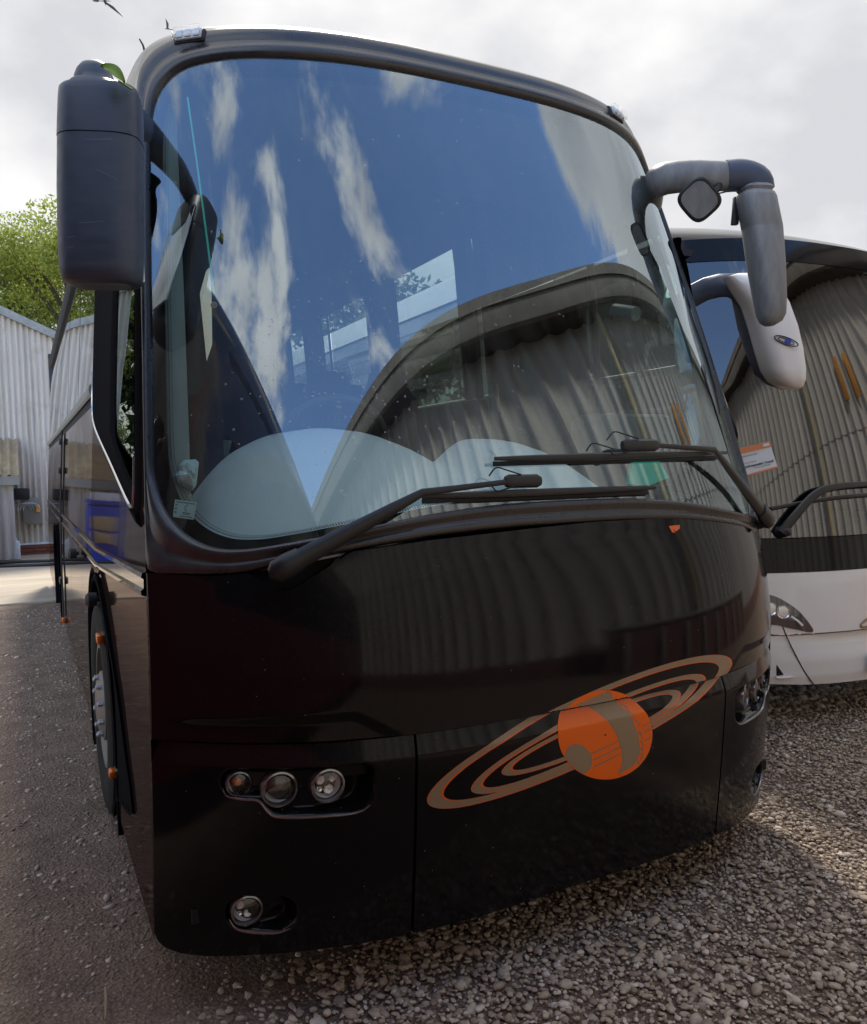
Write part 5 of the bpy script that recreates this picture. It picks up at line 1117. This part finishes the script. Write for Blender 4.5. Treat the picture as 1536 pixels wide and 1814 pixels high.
b_ = MB(); b_.box((0, 0, .17), (.31, .24, .34), bev=.03); b_.build('tank', 'pale_plastic', jc); b_ = MB(); b_.tube([(.07, 0, .33), (.07, 0, .39)], .035, 12); b_.build('cap', 'pale_plastic', jc)
hz = MB(); hz.tube(spline([(-2.6, 13.9, .05), (-1.4, 13.5, .05), (-.6, 13.75, .05), (-.1, 13.6, .05), (.35, 13.3, .05), (.1, 12.9, .05), (-.9, 13.2, .05), (-2.2, 13.0, .05)], 60), .028, 8); tag(hz.build('hose', 'rubber'), 'black hose looped on the concrete by the building', 'hose')
bc = empty('blue_cabinet', (-1.06, 13.7, .025)); tag(bc, 'blue cabinet with tan sacks, mirrored in the side of the black coach', 'cabinet')
b_ = MB(); b_.box((0, 0, .55), (.62, .5, 1.1), bev=.03); b_.build('case', 'blue_plastic', bc); b_ = MB(); b_.box((0, 0, 1.16), (.64, .52, .09), bev=.02); b_.build('lid', 'blue_plastic', bc); b_ = MB(); b_.box((0, -.05, 1.26), (.5, .4, .16), bev=.03); b_.build('machine', 'pale_plastic', bc)
for z in (.78, .48): b_ = MB(); b_.box((.02, -.26, z), (.42, .10, .27), bev=.045); b_.build('sack', 'sack', bc)

# ------------------------------------------------------------------ trees
def tree(x, y, h, r, leaf, label, seed, nl=15000, ls=.15, base=.25):
    R = np.random.default_rng(seed); e_ = empty('tree', (x, y, 0)); tag(e_, label, 'tree', 'trees beyond the buildings')
    b_ = MB(); tr = spline([(0, 0, 0), (.1, .05, h*.3), (-.05, .1, h*.6), (.05, 0, h*.92)], 16); b_.tube(tr, np.linspace(r*.10, .02, 16), 10)
    cl = []
    for k in range(26):
        t = R.uniform(base, .95); a = R.uniform(0, 2*math.pi); rad = r*(1-abs(t-.5)**1.6*1.6)*R.uniform(.35, 1.0); z = h*t
        c = np.array([rad*math.cos(a), rad*math.sin(a), z]); cl.append((c, r*R.uniform(.25, .45)))
        p0 = tr[int(np.clip(t*.8*16, 1, 14))]; b_.tube(spline([p0, lerp(p0, c, .5)+[0, 0, .25], c], 6), np.linspace(r*.03, .012, 6), 6)
    b_.build('trunk', 'bark', e_)
    P = []; 
    for c, s in cl:
        k = nl//len(cl); d = R.normal(size=(k, 3)); d /= np.linalg.norm(d, axis=1)[:, None]; P.append(c+d*(s*R.uniform(.25, 1.15, (k, 1))**.6)*[1, 1, .8])
    P = np.vstack(P); n = len(P); a = R.normal(size=(n, 3)); a /= np.linalg.norm(a, axis=1)[:, None]; b = np.cross(a, R.normal(size=(n, 3))); b /= np.linalg.norm(b, axis=1)[:, None]
    sz = ls*R.uniform(.5, 1.1, (n, 1)); V = np.stack([P-a*sz, P+b*sz*.45, P+a*sz, P-b*sz*.45], 1).reshape(-1, 3)
    me = bpy.data.meshes.new('crown'); me.vertices.add(len(V)); me.vertices.foreach_set('co', V.ravel()); me.loops.add(n*4); me.loops.foreach_set('vertex_index', np.arange(n*4)); me.polygons.add(n); me.polygons.foreach_set('loop_start', np.arange(n)*4); me.update(calc_edges=True)
    me.materials.append(MATS[leaf]); o = bpy.data.objects.new('crown', me); C.objects.link(o); o.parent = e_
tree(-2.6, 27.0, 9.8, 2.9, 'leaves_grey', 'grey-green tree rising behind the pale building, farthest from the coach', 11, 42000, .085)
tree(1.3, 26.0, 9.8, 3.3, 'leaves_yellowgreen', 'yellow-green tree rising behind the pale building next to the wing mirror', 12, 46000, .085)
tree(-.6, 30.0, 9.8, 3.0, 'leaves_green', 'darker green tree between the two paler trees behind the pale building', 13, 36000, .09)
tree(5.0, 30.0, 10.4, 3.2, 'leaves_green', 'tree standing behind the black coach, glimpsed below the wing mirror', 14, 26000, .10)
tree(17.0, 24.5, 9.6, 3.8, 'leaves_green', 'tree glimpsed through the side windows of the black coach', 15, 12000, .2, .15)
tree(11.5, 27, 9.2, 3.4, 'leaves_green', 'smaller tree glimpsed through the rear side window of the black coach', 16, 9000, .2, .15)
tree(-5.4, 17.5, 8.0, 2.7, 'leaves_green', 'tree mirrored in the cab side window of the black coach', 17, 30000, .2, .03)
tree(-9.0, 21.5, 9.0, 3.8, 'leaves_green', 'second tree mirrored in the cab side window of the black coach, behind the first', 18, 24000, .26, .03)

# ------------------------------------------------------------------ gravel and loose stones
def ico():
    bm = bmesh.new(); bmesh.ops.create_icosphere(bm, subdivisions=2, radius=1); bm.verts.index_update(); V = np.array([v.co[:] for v in bm.verts]); F = np.array([[v.index for v in f.verts] for f in bm.faces]); bm.free(); return V, F
IV, IF = ico()
def ico1():
    bm = bmesh.new(); bmesh.ops.create_icosphere(bm, subdivisions=1, radius=1); bm.verts.index_update(); V = np.array([v.co[:] for v in bm.verts]); F = np.array([[v.index for v in f.verts] for f in bm.faces]); bm.free(); return V, F
JV, JF = ico1()
def stones(name, XY, size, zoff, mat, label, V0, F0, angular=.18, flat=.55):
    n = len(XY); vs_ = []
    for k in range(10):
        v = V0.copy(); 
        for _ in range(5): dirn = rng.normal(size=3); dirn /= np.linalg.norm(dirn); dd = v@dirn; v -= np.outer(np.clip(dd-rng.uniform(.55, .85), 0, None), dirn)*.9
        v *= 1+angular*(rng.random((len(v), 1))-.5)*.5; vs_.append(v)
    vs_ = np.array(vs_)[rng.integers(0, 10, n)]
    sx = size[:, None]*np.column_stack([rng.uniform(.85, 1.3, n), rng.uniform(.65, .95, n), rng.uniform(flat*.7, flat*1.25, n)])
    vs_ = vs_*sx[:, None, :]; a = rng.uniform(0, 2*math.pi, n); ti = rng.normal(0, .35, n)
    y = vs_[:, :, 1]*np.cos(ti)[:, None]-vs_[:, :, 2]*np.sin(ti)[:, None]; z = vs_[:, :, 1]*np.sin(ti)[:, None]+vs_[:, :, 2]*np.cos(ti)[:, None]; x = vs_[:, :, 0]
    X_ = x*np.cos(a)[:, None]-y*np.sin(a)[:, None]+XY[:, :1]; Y_ = x*np.sin(a)[:, None]+y*np.cos(a)[:, None]+XY[:, 1:]; Z_ = z+zoff[:, None]
    V = np.stack([X_, Y_, Z_], -1).reshape(-1, 3); F = (F0[None]+(np.arange(n)*len(V0))[:, None, None]).reshape(-1, 3)
    me = bpy.data.meshes.new(name); me.vertices.add(len(V)); me.vertices.foreach_set('co', V.ravel()); me.loops.add(F.size); me.loops.foreach_set('vertex_index', F.ravel()); me.polygons.add(len(F)); me.polygons.foreach_set('loop_start', np.arange(len(F))*3); me.update(calc_edges=True)
    me.polygons.foreach_set('use_smooth', [True]*len(F)); me.materials.append(MATS[mat]); o = bpy.data.objects.new(name, me); C.objects.link(o); tag(o, label, 'gravel', kind='stuff'); return o
def inview(XY, m=90):
    D = np.column_stack([XY, np.zeros(len(XY))])-CAM; d = D@fw; px = 768+FPX*(D@rt)/d; py = 907-FPX*(D@up)/d
    return (d > .5) & (px > -m) & (px < 1536+m) & (py < 1814+2*m) & (py > 900)
def scatter(x0, x1, y0, y1, sp): 
    gx_, gy_ = np.meshgrid(np.arange(x0, x1, sp), np.arange(y0, y1, sp)); XY = np.column_stack([gx_.ravel(), gy_.ravel()]); return XY+rng.uniform(-.48, .48, XY.shape)*sp
XY = scatter(-.2, 5.2, -1.9, 1.3, .0165); XY = XY[inview(XY)]
edge = .42+.25*np.sin(XY[:, 1]*2.3)+.12*np.sin(XY[:, 1]*7); keepp = rng.random(len(XY)) < smooth(-.35, .45, XY[:, 0]-edge)*.98
under = (XY[:, 1] > .35) & (XY[:, 0] > 0) & (XY[:, 0] < 2.5); XY = XY[keepp & ~under]
dist = np.linalg.norm(XY-CAM[:2], axis=1); near = dist < 3.3
sz = lambda n: np.clip(rng.lognormal(math.log(.0080), .40, n), .004, .024)
stones('gravel', XY[near], sz(near.sum()), rng.uniform(-.003, .014, near.sum()), 'pebble', 'rounded brown and grey pebbles covering the ground before the coach front', IV, IF)
stones('gravel', XY[~near], sz((~near).sum())*1.05, rng.uniform(-.003, .014, (~near).sum()), 'pebble', 'pebbles spread under and before the white coach', JV, JF)
XY = scatter(2.4, 9, 1.0, 5.5, .06); XY = XY[inview(XY)]; stones('gravel', XY, np.clip(rng.lognormal(math.log(.028), .3, len(XY)), .012, .05), rng.uniform(-.003, .01, len(XY)), 'pebble', 'darker pebbles in the shade beneath the white coach', JV, JF)
XY = scatter(-1.6, .75, -2.0, 8.2, .026); XY = XY[inview(XY)]; XY = XY[rng.random(len(XY)) < .75]
stones('loose_stones', XY, np.clip(rng.lognormal(math.log(.0052), .55, len(XY)), .0025, .026), rng.uniform(-.004, .002, len(XY)), 'dirt_stone', 'small loose stones pressed into the dark dirt beside the coach', JV, JF, angular=.9, flat=.5)
